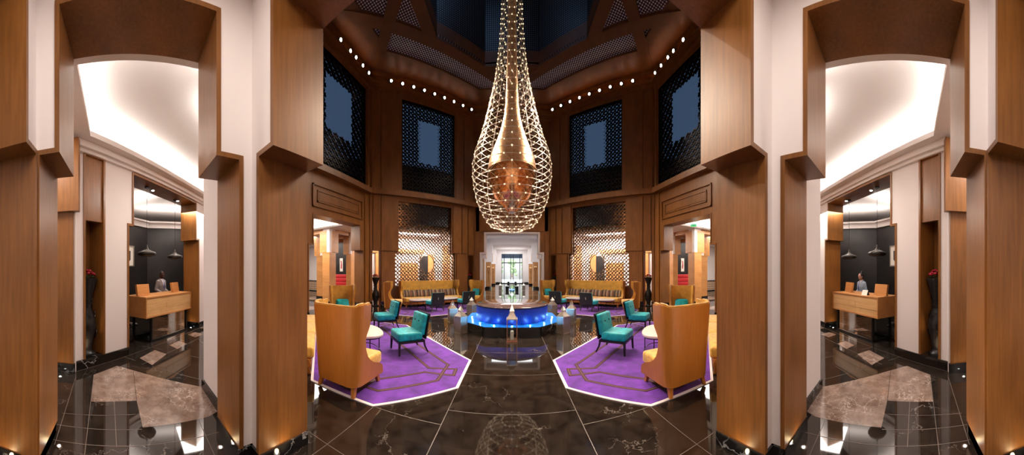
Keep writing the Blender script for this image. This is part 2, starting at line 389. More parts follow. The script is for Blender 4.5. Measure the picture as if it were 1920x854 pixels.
        o = bpy.data.objects.new(name, me); COL.objects.link(o)
        if origin: o.location = origin
        if parent is not None: o.parent = parent
        return o

def tag(o, label=None, cat=None, group=None, kind=None):
    if label: o['label'] = label
    if cat: o['category'] = cat
    if group: o['group'] = group
    if kind: o['kind'] = kind
    return o
def st(o, label=None):
    o['kind'] = 'structure'
    if label: o['label'] = label
    return o
def thing(name, label, cat, loc=(0, 0, 0), face=90, group=None):
    o = bpy.data.objects.new(name, None); COL.objects.link(o)
    o.empty_display_size = 0.1; o.location = loc; o.rotation_euler = (0, 0, radians(face-90))
    return tag(o, label, cat, group)
def place(o, loc, face=90, label=None, group=None):
    o.location = loc; o.rotation_euler = (0, 0, radians(face-90))
    if label: o['label'] = label
    if group: o['group'] = group
    return o
KIDS = {}
def kids(o): return [c for c in bpy.data.objects if c.parent == o]
def dup(o, loc=None, face=None, label=None, group=None, parent=None):
    c = o.copy(); COL.objects.link(c); c.parent = parent
    for k in kids(o): dup(k, parent=c)
    if parent is None: place(c, loc, face, label, group)
    return c
def mface(f, s): return f if s < 0 else 180-f      # everything is laid out for the left half (s=-1 keeps x negative)
SIDE = {-1: 'left', 1: 'right'}

# ------------------------------------------------------------------ dimensions
ZS, ZT = 2.70, 3.93          # step of every portal, head of every portal
BAYX, BAYY0, BAYY1 = 1.955, -0.77, 1.086
CEIL = 3.95

def stepped(T, u0, u1, v0, v1, z1, ops, name, m='white', sk=True):
    """a wall with stepped portals. ops: (lower0, lower1, upper0, upper1, zstep, zhead)"""
    w = MB(T); cur = u0
    for (a0, a1, b0, b1, zs, zt) in sorted(ops):
        if a0 > cur: w.box(cur, a0, v0, v1, 0, z1)
        w.box(a0, b0, v0, v1, zs, z1) if b0 > a0 else None
        w.box(b1, a1, v0, v1, zs, z1) if a1 > b1 else None
        w.box(b0, b1, v0, v1, zt, z1)
        cur = a1
    if u1 > cur: w.box(cur, u1, v0, v1, 0, z1)
    return st(w.build(name, m))
NTRIM = [0]
def trim(mb, m, smooth=False, label=None):
    NTRIM[0] += 1
    return st(mb.build('trim_%d' % NTRIM[0], m, smooth=smooth), label)
def lining(T, op, v0, v1, t=0.03, e=0.02, m='wood', z0=0.13):
    """veneered lining of a stepped portal, standing e proud of both wall faces"""
    a0, a1, b0, b1, zs, zt = op
    q = 0.012
    inn = [(a0+q, z0), (a0+q, zs-q), (b0+q, zs-q), (b0+q, zt-q), (b1-q, zt-q), (b1-q, zs-q), (a1-q, zs-q), (a1-q, z0)]
    out = [(a0-t, z0), (a0-t, zs+t), (b0-t, zs+t), (b0-t, zt+t), (b1+t, zt+t), (b1+t, zs+t), (a1+t, zs+t), (a1+t, z0)]
    w = MB(T); n = len(inn)
    vs = [(u, v0-e, z) for u, z in inn]+[(u, v0-e, z) for u, z in out]+[(u, v1+e, z) for u, z in inn]+[(u, v1+e, z) for u, z in out]
    fs = []
    for i in range(n-1):
        fs += [[i, i+1, n+i+1, n+i], [2*n+i, 2*n+i+1, 3*n+i+1, 3*n+i], [i, i+1, 2*n+i+1, 2*n+i], [n+i, n+i+1, 3*n+i+1, 3*n+i]]
    fs += [[0, n, 3*n, 2*n], [n-1, 2*n-1, 4*n-1, 3*n-1]]
    w.add(vs, fs); return trim(w, m)

# ------------------------------------------------------------------ floor
f = MB(); f.box(-19, 19, -4, 22.5, -0.1, 0); f.box(-3.4, 3.4, 22.5, 35.2, -0.1, 0)
st(f.build('floor', 'floor'))
g = MB()
def strip(a, b, w=0.007, z=0.0015):
    a = Vector(a); b = Vector(b); d = (b-a).normalized(); n = Vector((-d.y, d.x))*w/2
    for s in (-1, 1):
        if s == 1 or abs(a.x)+abs(b.x) > 1e-6:
            g.add([(s*(a+n).x, (a+n).y, z), (s*(b+n).x, (b+n).y, z), (s*(b-n).x, (b-n).y, z), (s*(a-n).x, (a-n).y, z)], [[0, 1, 2, 3]])
strip((-0.775, -0.7), (-0.775, 7.2)); strip((-1.65, -0.7), (-1.65, 2.6)); strip((-0.775, 2.6), (-1.66, 2.6))
strip((-5.9, 1.75), (0, 1.75)); strip((-0.775, 2.9), (0, 2.9)); strip((-0.775, 4.0), (0, 4.0)); strip((-0.775, 5.1), (0, 5.1))
strip((-1.8, 0.95), (0, 0.95)); strip((-1.8, 0.1), (0, 0.1))
strip((-1.2, 6.3), (-4.4, 7.7)); strip((-6.3, 7.71), (-1.5, 7.71)); strip((-2.9, 7.1), (-2.9, 8.4)); strip((-5.3, 6.2), (-6.3, 6.2)); strip((-5.3, 9.2), (-6.3, 9.2))
strip((-3.9, -0.84), (-2.29, -0.71)); strip((-3.99, -0.56), (-2.23, -0.40)); strip((-3.19, -0.18), (-2.36, -0.11))
strip((-2.35, -0.9), (-2.41, 0.95)); strip((-2.83, -0.78), (-2.91, 0.10)); strip((-2.60, -0.8), (-2.63, 0.15)); strip((-2.72, 0.8), (-2.0, 0.78))
strip((-4.07, -0.87), (-9.0, 4.06)); strip((-2.0, -0.7), (-2.0, 0.95))
for k in range(9):
    t = 3.4+k*0.85
    a = Vector((-2.5, -2.5))+Vector((-0.7071, 0.7071))*t
    strip(a+Vector((0.02, 0.02)), a+Vector((0.25, 0.25))); strip(a+Vector((0.6, 0.6)), a+Vector((1.75, 1.75)))
strip((-4.46, 0.25), (-8.6, 4.4)); strip((-3.2, 1.1), (-7.3, 5.2))
for k in range(8): strip((-17, 3.5+k*1.9), (-7, 3.5+k*1.9)); strip((-7.2-k*1.3, 4), (-7.2-k*1.3, 21))
for y in range(16, 35, 2): strip((-2.1, y), (0, y), 0.012)
st(g.build('trim_floor_joints', 'grout'), 'pale joint lines between marble floor tiles')
bmz = MB()
for s in (-1, 1):
    bmz.T = MIR(-s)
    for poly in ([(-3.99, -.56), (-4.41, -.2), (-4.21, .09), (-3.22, .11), (-3.16, -.48)],
                 [(-4.205, .095), (-3.63, .83), (-3.2, 1.38), (-2.80, 1.12), (-2.71, .93), (-2.66, .16), (-3.22, .115)],
                 [(-4.8, .23), (-5.27, .58), (-4.97, .79), (-4.43, .44)], [(-5.57, .96), (-5.87, 1.23), (-5.61, 1.37), (-5.26, 1.08)],
                 [(-6.41, 1.6), (-6.61, 1.87), (-6.30, 2.0), (-6.1, 1.72)], [(-7.04, 2.13), (-7.41, 2.42), (-7.14, 2.71), (-6.81, 2.39)],
                 [(-8.0, 6.4), (-9.6, 6.4), (-9.6, 8.2), (-8.0, 8.2)], [(-9.9, 10.2), (-12.0, 10.2), (-12, 12), (-9.9, 12)]):
        bmz.prism(poly, 0.0, 0.001)
for k in range(7): bmz.box(-1.9, -0.95, 17+k*2.2, 18+k*2.2, 0, 0.001); bmz.box(0.95, 1.9, 17+k*2.2, 18+k*2.2, 0, 0.001)
st(bmz.build('trim_floor_inlay', 'brown_marble'), 'brown veined marble inlay panels in the black floor')

# ------------------------------------------------------------------ crossing bay
FL, FU = 1.81, 1.59
st(MB().box(-2.3, 2.3, -1.2, 1.5, 4.25, 4.35).build('ceiling_bay', 'ceil'))
fop = (-FL, FL, -FU, FU, ZS, 3.96)
Ti = frame()
stepped(Ti, -3.4, 3.4, BAYY1, 1.60, 5.4, [fop], 'wall_front_bay')
lining(Ti, fop, BAYY1, 1.60)
bop = (-1.91, 1.91, -1.71, 1.71, ZS, 3.96)
stepped(Ti, -2.455, 2.455, -1.27, BAYY0, 4.3, [bop], 'wall_back_bay')
lining(Ti, bop, -1.27, BAYY0)
for s in (-1, 1):
    # local frame of the side wall: u = world y, v outward
    T = (lambda s: (lambda u, v, z: (s*(BAYX+v), u, z)))(s)
    op = (-0.745, 0.96, -0.57, 0.745, ZS, 3.92)
    stepped(T, BAYY0, BAYY1, 0, 0.50, 4.3, [op], 'wall_bay_%s' % SIDE[s])
    lining(T, op, 0, 0.50)
# skirting of the bay piers
for s in (-1, 1):
    k = MB(MIR(s)); h = 0.13; e = 0.022
    k.box(FL-e, BAYX+e, BAYY1-e, 1.60+e, 0, h); k.box(BAYX-e, 2.455+e, 0.96-e, 1.60+e, 0, h)
    k.box(2.4, 3.42, 1.06, 1.62, 0, h)
    trim(k, 'skirt', label='black marble skirting of the %s front pier' % SIDE[s])
    k = MB(MIR(s)); k.box(1.91-e, 2.455+e, -1.27-e, BAYY0+e+0.003, 0, h); trim(k, 'skirt', label='black marble skirting of the %s back pier' % SIDE[s])

# ------------------------------------------------------------------ side lobbies
# wall of the lobby runs on the line x+y=-5; u measured along (-1,1)
def lobT(s):
    c = sqrt(0.5)
    return lambda u, v, z: (-s*(-2.5-c*u-c*v), -2.5+c*u-c*v, z)   # v: behind the wall; mirrored for s=+1
LOB_OPS = [(2.46, 2.89, 2.46, 2.89, 2.65, 3.78), (3.54, 6.51, 3.68, 6.35, 2.66, 3.74), (7.09, 7.45, 7.09, 7.45, 2.65, 3.72)]
for s in (-1, 1):
    T = lobT(s)
    w = stepped(T, 2.27, 10.5, 0, 0.50, 4.0, LOB_OPS, 'wall_desk_%s' % SIDE[s])
    lining(T, LOB_OPS[1], 0, 0.50)
    for op in (LOB_OPS[0], LOB_OPS[2]):
        lining(T, op, 0, 0.46, m='wood')
        w = MB(T); w.box(op[0], op[1], 0.02, 0.12, 2.62, 3.78)
        trim(w, 'wood', label='veneer panel above the urn niche')
        w = MB(T); w.box(op[0], op[1], 0.42, 0.46, 0.0, 2.7); trim(w, 'wood', label='veneer back of the urn niche')
        w = MB(T); w.box(op[0], op[1], 0.0, 0.44, 0.0, 0.16); trim(w, 'skirt', label='black marble sill of the urn niche')
    k = MB(T)
    for a, b in ((2.25, 2.46), (2.89, 3.54), (6.51, 7.09), (7.45, 10.5)): k.box(a, b, -0.025, 0.02, 0, 0.16)
    k.box(2.44, 2.91, -0.025, 0.0, 0, 0.16)
    k.box(6.49, 6.6, 0, 0.53, 0, 0.16); k.box(3.45, 3.56, 0, 0.53, 0, 0.16)
    trim(k, 'skirt', label='black marble skirting of the %s lobby wall' % SIDE[s])
    # end wall at x=-4 with the veneered pier
    e = MB(MIR(s)); e.box(4.02, 4.3, -3.0, -0.88, 0, 4.0); st(e.build('wall_lobby_end_%s' % SIDE[s], 'white'))
    e = MB(MIR(s)); e.box(3.98, 4.03, -2.2, -0.905, 0.16, 2.72); e.box(3.90, 4.03, -2.2, -0.80, 2.70, 3.9)
    trim(e, 'wood', label='stepped veneer pier at the %s lobby end' % SIDE[s])
    e = MB(MIR(s)); e.box(3.96, 4.03, -2.2, -0.88, 0, 0.16); trim(e, 'skirt')
    e = MB(MIR(s)); e.box(1.9, 4.3, -3.1, -2.9, 0, 4.3); st(e.build('wall_lobby_back_%s' % SIDE[s], 'white'))
    # desk room
    d = MB(MIR(s)); d.box(9.1, 9.3, 0.7, 4.4, 0, 3.32); d.prism([(9.1, 0.72), (7.2, -1.18), (7.35, -1.3), (9.3, 0.62)], 0, 3.32)
    d.prism([(7.2, -1.1), (7.3, -1.2), (5.3, -3.1), (5.2, -3.0)], 0, 3.32)
    st(d.build('wall_desk_room_%s' % SIDE[s], 'black_wall'))
    d = MB(MIR(s)); d.box(9.02, 9.3, 0.7, 4.4, 3.32, 3.50); d.prism([(9.02, 0.76), (7.12, -1.14), (7.35, -1.3), (9.3, 0.62)], 3.32, 3.50)
    d.box(8.94, 9.3, 0.7, 4.4, 3.50, 3.56); d.prism([(8.94, 0.80), (7.04, -1.10), (7.35, -1.3), (9.3, 0.62)], 3.50, 3.56)
    d.prism([(7.2, -1.0), (7.3, -1.2), (5.3, -3.1), (5.1, -3.0)], 3.32, 3.56)
    trim(d, 'ceil', label='white cornice above the dark wall')

REC = [(-2.6, -.55), (-4.0, -.62), (-8.2, 3.6), (-7.1, 4.6), (-3.7, 1.25), (-2.6, .85)]
def grow(poly, d):
    n = len(poly); cx = sum(p[0] for p in poly)/n; out = []
    area2 = sum(poly[i][0]*poly[(i+1) % n][1]-poly[(i+1) % n][0]*poly[i][1] for i in range(n))
    sg = 1 if area2 > 0 else -1
    for i in range(n):
        a, b, c = Vector(poly[i-1]), Vector(poly[i]), Vector(poly[(i+1) % n])
        n1 = Vector(((b-a).y, -(b-a).x)).normalized()*sg; n2 = Vector(((c-b).y, -(c-b).x)).normalized()*sg
        m = (n1+n2); m = m/(1+n1.dot(n2)); out.append(tuple(b+m*d))
    return out
def xm(poly, s): return poly if s < 0 else [(-x, y) for x, y in poly][::-1]
OCT = [(-6.9, 5.3), (-6.9, 10.15), (-2.45, 14.6), (2.45, 14.6), (6.9, 10.15), (6.9, 5.3), (3.1, 1.5), (2.3, 1.5), (2.3, -1.2), (-2.3, -1.2), (-2.3, 1.5), (-3.1, 1.5)]
RECS = []
for s in (-1, 1):
    RECS.append(xm(REC, s))
    RECS.append(xm([(-10.9, 6.0), (-10.9, 9.1), (-7.5, 9.1), (-7.5, 6.0)], s))
    RECS.append(xm([(-14.7, 10.2), (-14.7, 13.0), (-11.3, 13.0), (-11.3, 10.2)], s))
    RECS.append(xm([(-8.2, 12.2), (-5.1, 15.3), (-4.1, 14.5), (-7.3, 11.3)], s))
DESKREC = [xm([(-5.2, -1.6), (-8.5, 1.0), (-8.6, 4.6), (-7.9, 4.2)], s) for s in (-1, 1)]
c = MB(); c.plate([(-18.5, -3.0), (18.5, -3.0), (18.5, 22), (2.7, 22), (2.7, 15.0), (-2.7, 15.0), (-2.7, 22), (-18.5, 22)],
                  [OCT]+RECS, CEIL, CEIL+0.09)
st(c.build('ceiling', 'ceil'))
c = MB()
for i, r in enumerate(RECS):
    big = grow(r, 0.16); n = len(big)
    c.prism(big, CEIL+0.42, CEIL+0.47)
    for k in range(n):
        a, b = big[k], big[(k+1) % n]
        c.add([(a[0], a[1], CEIL+0.08), (b[0], b[1], CEIL+0.08), (b[0], b[1], CEIL+0.45), (a[0], a[1], CEIL+0.45)], [[0, 1, 2, 3]])
st(c.build('ceiling_recess', 'ceil'))
def cove(poly, z, per_m, color=(1.0, 0.93, 0.86), off=0.09, w=0.05):
    g2 = grow(poly, off); n = len(g2)
    for k in range(n):
        a, b = Vector(g2[k]), Vector(g2[(k+1) % n]); m = (a+b)/2; l = (b-a).length
        area('cove_strip', (m.x, m.y, z), l, per_m*l, color, size_y=w, rz=atan2((b-a).y, (b-a).x), d=(0, 0, 1))
for i, r in enumerate(RECS): cove(r, CEIL+0.12, 6.5 if i % 4 == 0 else 16)
# cornice steps along the lobby walls
for s in (-1, 1):
    T = lobT(s)
    k = MB(T); k.box(2.2, 10.5, -0.12, 0.02, 3.84, 3.95); k.box(2.25, 10.5, -0.06, 0.02, 3.78, 3.84)
    trim(k, 'ceil', label='stepped white cornice of the %s lobby' % SIDE[s])
# desk room ceiling cove: luminous band around the dark wall
for s in (-1, 1):
    area('desk_cove', (s*8.55, 3.0, 3.6), 0.2, 55, NEUT, size_y=5.0, d=(0, 0, 1), rz=0)
    area('desk_cove_diag', (s*7.75, -0.15, 3.6), 2.2, 28, NEUT, size_y=0.2, d=(0, 0, 1), rz=s*radians(-45) if s > 0 else radians(45))
    # downlights of the portal head
for s in (-1, 1):
    T = lobT(s)
    for i, u in enumerate((4.65, 5.75)):
        x, y, z = T(u, 0.25, 3.70)
        t = thing('downlight', 'small round downlight in the %s desk portal head, %s one' % (SIDE[s], 'nearer' if i == 0 else 'farther'), 'downlight', (x, y, 3.70))
        MB().cyl(0, 0, -0.01, 0.02, 0.05, n=16).build('rim', 'silver', t); MB().cyl(0, 0, -0.014, 0.0, 0.036, n=16).build('lens', 'lamp_on', t)
        spot('downlight_beam', (x, y, 3.66), (0, 0, -1), 60, 80)

# flat roof over the ground floor and the parapets of the wings beyond the upper windows
c = MB(); c.plate([(-18.6, -3.1), (18.6, -3.1), (18.6, 22.1), (-18.6, 22.1)], [[(-6.7, 5.1), (-6.7, 9.95), (-2.3, 14.35), (2.3, 14.35), (6.7, 9.95), (6.7, 5.1), (3.1, 1.5), (-3.1, 1.5)]], 5.46, 5.55)
st(c.build('roof', 'black_wall'))
for s in (-1, 1):
    st(MB(MIR(s)).box(11.0, 11.4, 1, 12, 5.55, 9.2).build('wall_parapet_%s' % SIDE[s], 'black_wall'))
    st(MB(frame(-6.5, 9.83, 45, -s)).box(-3, 8, 4.2, 4.5, 5.55, 9.0).build('wall_parapet_diagonal_%s' % SIDE[s], 'black_wall'))

# perimeter
for n_, b in (('wall_outer_left', (-18.7, -18.5, -3, 22.2)), ('wall_outer_right', (18.5, 18.7, -3, 22.2)), ('wall_outer_back', (-18.7, 18.7, -3.2, -3.0))):
    st(MB().box(*b, 0, 4.1).build(n_, 'white'))
st(MB().box(-18.7, -2.8, 22, 22.2, 0, 4.1).box(2.8, 18.7, 22, 22.2, 0, 4.1).build('wall_outer_far', 'white'))

# ------------------------------------------------------------------ atrium shell
ATR = [(-6.5, 5.05), (-6.5, 9.83), (-2.2, 14.13), (2.2, 14.13), (6.5, 9.83), (6.5, 5.05), (3.05, 1.6), (-3.05, 1.6)]
ZC = 11.35
SIDE_OP = (5.92, 9.32, 6.15, 9.06, ZS, 3.83)
SCR_OP = (1.31, 4.79, 1.49, 4.54, ZS, 5.22)
for s in (-1, 1):
    T1 = (lambda s: (lambda u, v, z: (s*(6.5+v), u, z)))(s)
    # side wall with the gallery portal below and the lattice window above
    w = MB(T1)
    a0, a1, b0, b1, zs, zt = SIDE_OP
    w.box(5.05, a0, 0, .48, 0, 5.5); w.box(a1, 9.83, 0, .48, 0, 5.5); w.box(a0, b0, 0, .48, zs, 5.5); w.box(b1, a1, 0, .48, zs, 5.5); w.box(b0, b1, 0, .48, zt, 5.5)
    w.box(5.05, 6.05, 0, .3, 5.5, ZC+.3); w.box(9.56, 9.83, 0, .3, 5.5, ZC+.3); w.box(6.05, 9.56, 0, .3, 5.5, 5.80); w.box(6.05, 9.56, 0, .3, 10.35, ZC+.3)
    st(w.build('wall_atrium_%s' % SIDE[s], 'wood'))
    lining(T1, SIDE_OP, 0, .48, z0=0.25)
    p = MB(T1)       # raised panel mouldings over the portal
    for (y0, y1, z0, z1, d) in ((6.10, 9.22, 4.10, 4.95, .05), (6.35, 8.98, 4.30, 4.75, .03)):
        p.box(y0, y1, -d, 0, z0, z0+.05); p.box(y0, y1, -d, 0, z1-.05, z1); p.box(y0, y0+.05, -d, 0, z0, z1); p.box(y1-.05, y1, -d, 0, z0, z1)
    p.box(6.42, 8.91, -.02, 0, 4.37, 4.68)
    p.box(9.42, 9.76, -.04, 0, .25, 5.4); p.box(9.62, 9.78, -.05, 0, 5.7, 10.5); p.box(5.6, 5.98, -.05, 0, 5.7, 10.5)
    trim(p, 'wood', label='veneer panel mouldings of the %s atrium wall' % SIDE[s])
    # diagonal wall with screens
    T2 = frame(-6.5, 9.83, 45, -s)
    w = MB(T2); Ld = 6.081
    a0, a1, b0, b1, zs, zt = SCR_OP
    w.box(0, .155, 0, .4, 0, 5.5); w.box(.155, .56, 0, .4, 2.73, 5.5); w.box(.56, a0, 0, .4, 0, 5.5)
    w.box(a0, b0, 0, .4, zs, 5.5); w.box(b1, a1, 0, .4, zs, 5.5); w.box(b0, b1, 0, .4, zt, 5.5); w.box(a0, a1, 0, .4, 0, .95)
    w.box(a1, 5.62, 0, .4, 0, 5.5); w.box(5.62, 6.0, 0, .4, 2.65, 5.5); w.box(6.0, Ld, 0, .4, 0, 5.5); w.box(5.62, 6.0, .36, .4, 0, 2.65)
    w.box(0, 1.67, 0, .3, 5.5, ZC+.3); w.box(4.74, Ld, 0, .3, 5.5, ZC+.3); w.box(1.67, 4.74, 0, .3, 5.5, 5.80); w.box(1.67, 4.74, 0, .3, 10.35, ZC+.3)
    st(w.build('wall_diagonal_%s' % SIDE[s], 'wood'))
    p = MB(T2)
    for (u0, u1) in ((.02, .13), (.60, 1.24), (4.86, 5.56), (6.02, 6.07)): p.box(u0, u1, -.045, 0, .25, 2.68)
    for (u0, u1) in ((.02, .13), (.19, .55), (.60, 1.42), (4.62, 5.16), (5.22, 5.56), (5.64, 5.98)): p.box(u0, u1, -.045, 0, 2.73, 5.42)
    for (u0, u1) in ((.10, .55), (.60, 1.60), (4.82, 5.30), (5.36, 5.95)): p.box(u0, u1, -.045, 0, 5.7, 10.55)
    trim(p, 'wood', label='veneer panels of the %s diagonal wall' % SIDE[s])
    p = MB(T2)
    for a, b in ((-.02, .155), (.56, a0), (a0, a1), (a1, 5.62), (6.0, Ld)): p.box(a, b, -.06, .02, 0, .24)
    trim(p, 'skirt', label='black marble skirting of the %s diagonal wall' % SIDE[s])
    p = MB(T1); p.box(9.30, 9.85, -.03, .5, 0, .24); p.box(5.05, 5.94, -.03, .5, 0, .24); trim(p, 'skirt', label='black marble skirting of the %s atrium wall' % SIDE[s])
    # near diagonal wall behind the sofa
    T3 = frame(-3.05, 1.6, 135, -s)
    w = MB(T3); w.box(-.1, 4.88, -.3, 0, 0, ZC+.3); st(w.build('wall_near_diagonal_%s' % SIDE[s], 'wood'))
w = MB()
w.box(-2.2, -1.77, 14.13, 14.6, 0, 5.5); w.box(1.77, 2.2, 14.13, 14.6, 0, 5.5); w.box(-1.77, -1.52, 14.13, 14.6, 2.73, 5.5); w.box(1.52, 1.77, 14.13, 14.6, 2.73, 5.5)
w.box(-1.52, 1.52, 14.13, 14.6, 3.9, 5.5); w.box(-2.2, 2.2, 14.13, 14.43, 5.5, ZC+.3)
st(w.build('wall_atrium_far', 'wood'))
lining(frame(), (-1.77, 1.77, -1.52, 1.52, 2.73, 3.90), 14.13, 14.6, t=.10, m='white', z0=0)
w = MB(); w.box(-3.05, 3.05, 1.3, 1.62, 5.2, ZC+.3); st(w.build('wall_atrium_near', 'wood'))
p = MB()
for x0, x1 in ((-2.12, -1.9), (1.9, 2.12)): p.box(x0, x1, 14.09, 14.13, .25, 5.42)
for x0, x1 in ((-2.1, -1.3), (-1.25, 0), (.05, 1.25), (1.3, 2.1)): p.box(x0, x1, 14.09, 14.13, 4.05, 5.42); p.box(x0, x1, 14.09, 14.13, 5.7, 10.55)
trim(p, 'wood', label='veneer panels of the far atrium wall')
# ledge between the storeys and cornice
def ring(outer, inset, z0, z1, m, label):
    inn = grow(outer, -inset); n = len(outer); k = MB()
    for i in range(n):
        a, b, c_, d = outer[i], outer[(i+1) % n], inn[(i+1) % n], inn[i]
        k.prism([a, b, c_, d], z0, z1)
    return trim(k, m, label=label)
ring(ATR, .22, 5.44, 5.68, 'wood', 'projecting veneer ledge round the atrium')
ring(ATR, .12, 5.68, 5.72, 'wood', None)
ring(ATR, .14, 10.50, 10.62, 'wood', 'lower moulding of the lamp cornice')
ring(ATR, .34, 10.62, 10.70, 'wood', 'lamp shelf round the atrium')
ring(ATR, .16, 11.12, 11.30, 'wood', 'upper moulding of the lamp cornice')
ring(ATR, 1.27, 11.33, 11.42, 'wood_dark', 'veneer soffit round the atrium ceiling')
CY = 8.34
def octa(ap, cy=CY): return [(ap/cos(pi/8)*cos(pi/8+k*pi/4), cy+ap/cos(pi/8)*sin(pi/8+k*pi/4)) for k in range(8)]
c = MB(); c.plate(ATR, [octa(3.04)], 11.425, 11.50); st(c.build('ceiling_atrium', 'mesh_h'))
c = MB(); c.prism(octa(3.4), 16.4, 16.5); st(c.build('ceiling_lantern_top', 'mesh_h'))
for k in range(8):
    ang = k*45
    o = MB(); hw = 3.04*math.tan(pi/8)
    o.box(-hw-.02, hw+.02, 0, .05, 12.0, 16.4)
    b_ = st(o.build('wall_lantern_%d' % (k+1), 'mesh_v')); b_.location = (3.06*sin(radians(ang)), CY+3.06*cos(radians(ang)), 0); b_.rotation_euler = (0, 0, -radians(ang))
    o = MB(frame(3.04*sin(radians(ang)), CY+3.04*cos(radians(ang)), -ang)); o.box(-hw, hw, 0, .12, 11.30, 12.02); trim(o, 'wood_dark', label='fascia of the ceiling lantern')
def clip_oct(p, d):
    """extent of the line p+t*d inside the atrium walls"""
    t0, t1 = -50, 50
    n = len(ATR)
    for i in range(n):
        a, b = Vector(ATR[i]), Vector(ATR[(i+1) % n]); e = b-a; nn = Vector((e.y, -e.x)).normalized()
        cen = Vector((0, 7.7)); 
        if nn.dot(cen-a) < 0: nn = -nn
        den = nn.dot(d); num = nn.dot(a-p)
        if abs(den) < 1e-9: continue
        t = num/den
        if den > 0: t0 = max(t0, t)
        else: t1 = min(t1, t)
    return t0, t1
for k in range(8):
    a = radians(k*45+90); n_ = Vector((cos(a), sin(a))); d = Vector((-sin(a), cos(a))); p = Vector((0, CY))+n_*3.28
    t0, t1 = clip_oct(p, d)
    if k % 2 == 0: t0, t1 = -1.5, 1.5
    o = MB(frame(p.x, p.y, math.degrees(atan2(d.y, d.x)))); o.box(t0+.02, t1-.02, -.235, .235, 11.31-.003*k, 11.45)
    trim(o, 'wood_dark', label='dark veneer ceiling beam')

# spotlights of the cornice
ORD = ['first', 'second', 'third', 'fourth', 'fifth', 'sixth', 'seventh', 'eighth', 'ninth']
def spotlight(loc, face, d, e, label, group, ang=84):
    t = thing('spotlight', label, 'spotlight', loc, face, group)
    h = MB(); h.tube([(0, -.10, .03), (0, .02, -.02)], .085, 12); h.build('housing', 'black_metal', t, True, angle=40)
    MB().tube([(0, .02, -.02), (0, .03, -.024)], .060, 12).build('lens', 'lamp_on', t)
    MB().box(-.012, .012, -.12, -.06, -.26, .05).build('bracket', 'black_metal', t)
    spot('spotlight_beam', (loc[0]+d[0]*.06, loc[1]+d[1]*.06, loc[2]+d[2]*.06), d, e, ang)
SPOT_E = 1300
for s in (-1, 1):
    T2 = frame(-6.5, 9.83, 45, -s); T3 = frame(-3.05, 1.6, 135, -s)
    for i in range(9):
        x, y, z = T2(5.72-i*.585, -.22, 10.95)
        tx, ty = (s*random.uniform(-1.5, 3.8), random.uniform(5, 11))
        d = Vector((tx-x, ty-y, -10.9)).normalized()
        spotlight((x, y, z), mface(-45, s), d, SPOT_E, '%s bright spotlight from the chandelier above the %s diagonal lattice window' % (ORD[i], SIDE[s]), 'spotlights above the %s diagonal wall' % SIDE[s])
    for i, yy in enumerate((9.45, 8.96, 8.45, 8.06, 7.43)):
        d = Vector((s*random.uniform(1.5, 4)-s*6.28, random.uniform(4, 11)-yy, -10.9)).normalized()
        spotlight((s*6.28, yy, 10.95), mface(0, s), d, SPOT_E, '%s spotlight from the corner above the %s side lattice window' % (ORD[i], SIDE[s]), 'spotlights above the %s side wall' % SIDE[s])
    for i in range(8):      # the same row continues over the near wall, out of the picture
        x, y, z = T3(.6+i*.5, .22, 10.95)
        d = Vector((s*random.uniform(1.0, 5)-x, random.uniform(4, 12)-y, -10.9)).normalized()
        spot('near_spotlight_beam', (x, y, z), d, SPOT_E*0.8, 80)
for i, xx in enumerate((-1.13, -.37, .37, 1.13)):
    d = Vector((xx*1.6-xx, 8-13.9, -10.9)).normalized()
    spotlight((xx, 13.9, 10.95), -90, d, SPOT_E, '%s spotlight from the left on the far wall behind the chandelier' % ORD[i], 'spotlights behind the chandelier')

# ------------------------------------------------------------------ lattice screens
def lattice(mb, u0, u1, z0, z1, v, hole=None, w=.27, p=.54, r=.017, inside=None):
    n = max(1, round((u1-u0)/w)); w = (u1-u0)/n; m = int((z1-z0)/(p/8)); dz = (z1-z0)/m
    def ok(u, z): return (not hole or not hole(u, z)) and (not inside or inside(u, z))
    for i in range(n):
        cx = u0+(i+.5)*w
        for sg in (-1, 1):
            run = []
            for j in range(m+1):
                z = z0+j*dz; ph = 2*pi*(z-z0)/p + (pi if i % 2 else 0)
                u = cx+sg*w*.52*sin(ph)+.03*sin(2*ph+sg)
                if ok(u, z): run.append((u, v+sg*.008, z))
                else:
                    if len(run) > 1: mb.tube(run, r, 4)
                    run = []
            if len(run) > 1: mb.tube(run, r, 4)
        j = 0
        while z0+p/4+j*p/2 < z1-.05:
            z = z0+p/4+j*p/2
            if ok(cx, z) and ok(cx, z+.1) and ok(cx, z-.1):
                pts = [(cx+.062*cos(a)*(1+.35*cos(4*a)), v, z+.062*sin(a)*(1+.35*cos(4*a))) for a in [2*pi*k/12 for k in range(12)]]
                mb.tube(pts, .009, 4, closed=True)
                mb.tube([(cx-.13, v, z), (cx-.06, v, z)], .010, 4); mb.tube([(cx+.06, v, z), (cx+.13, v, z)], .010, 4)
            j += 1
def frame_bars(mb, u0, u1, z0, z1, v0, v1, t=.05):
    mb.box(u0, u1, v0, v1, z0, z0+t); mb.box(u0, u1, v0, v1, z1-t, z1); mb.box(u0, u0+t, v0, v1, z0+t, z1-t); mb.box(u1-t, u1, v0, v1, z0+t, z1-t)
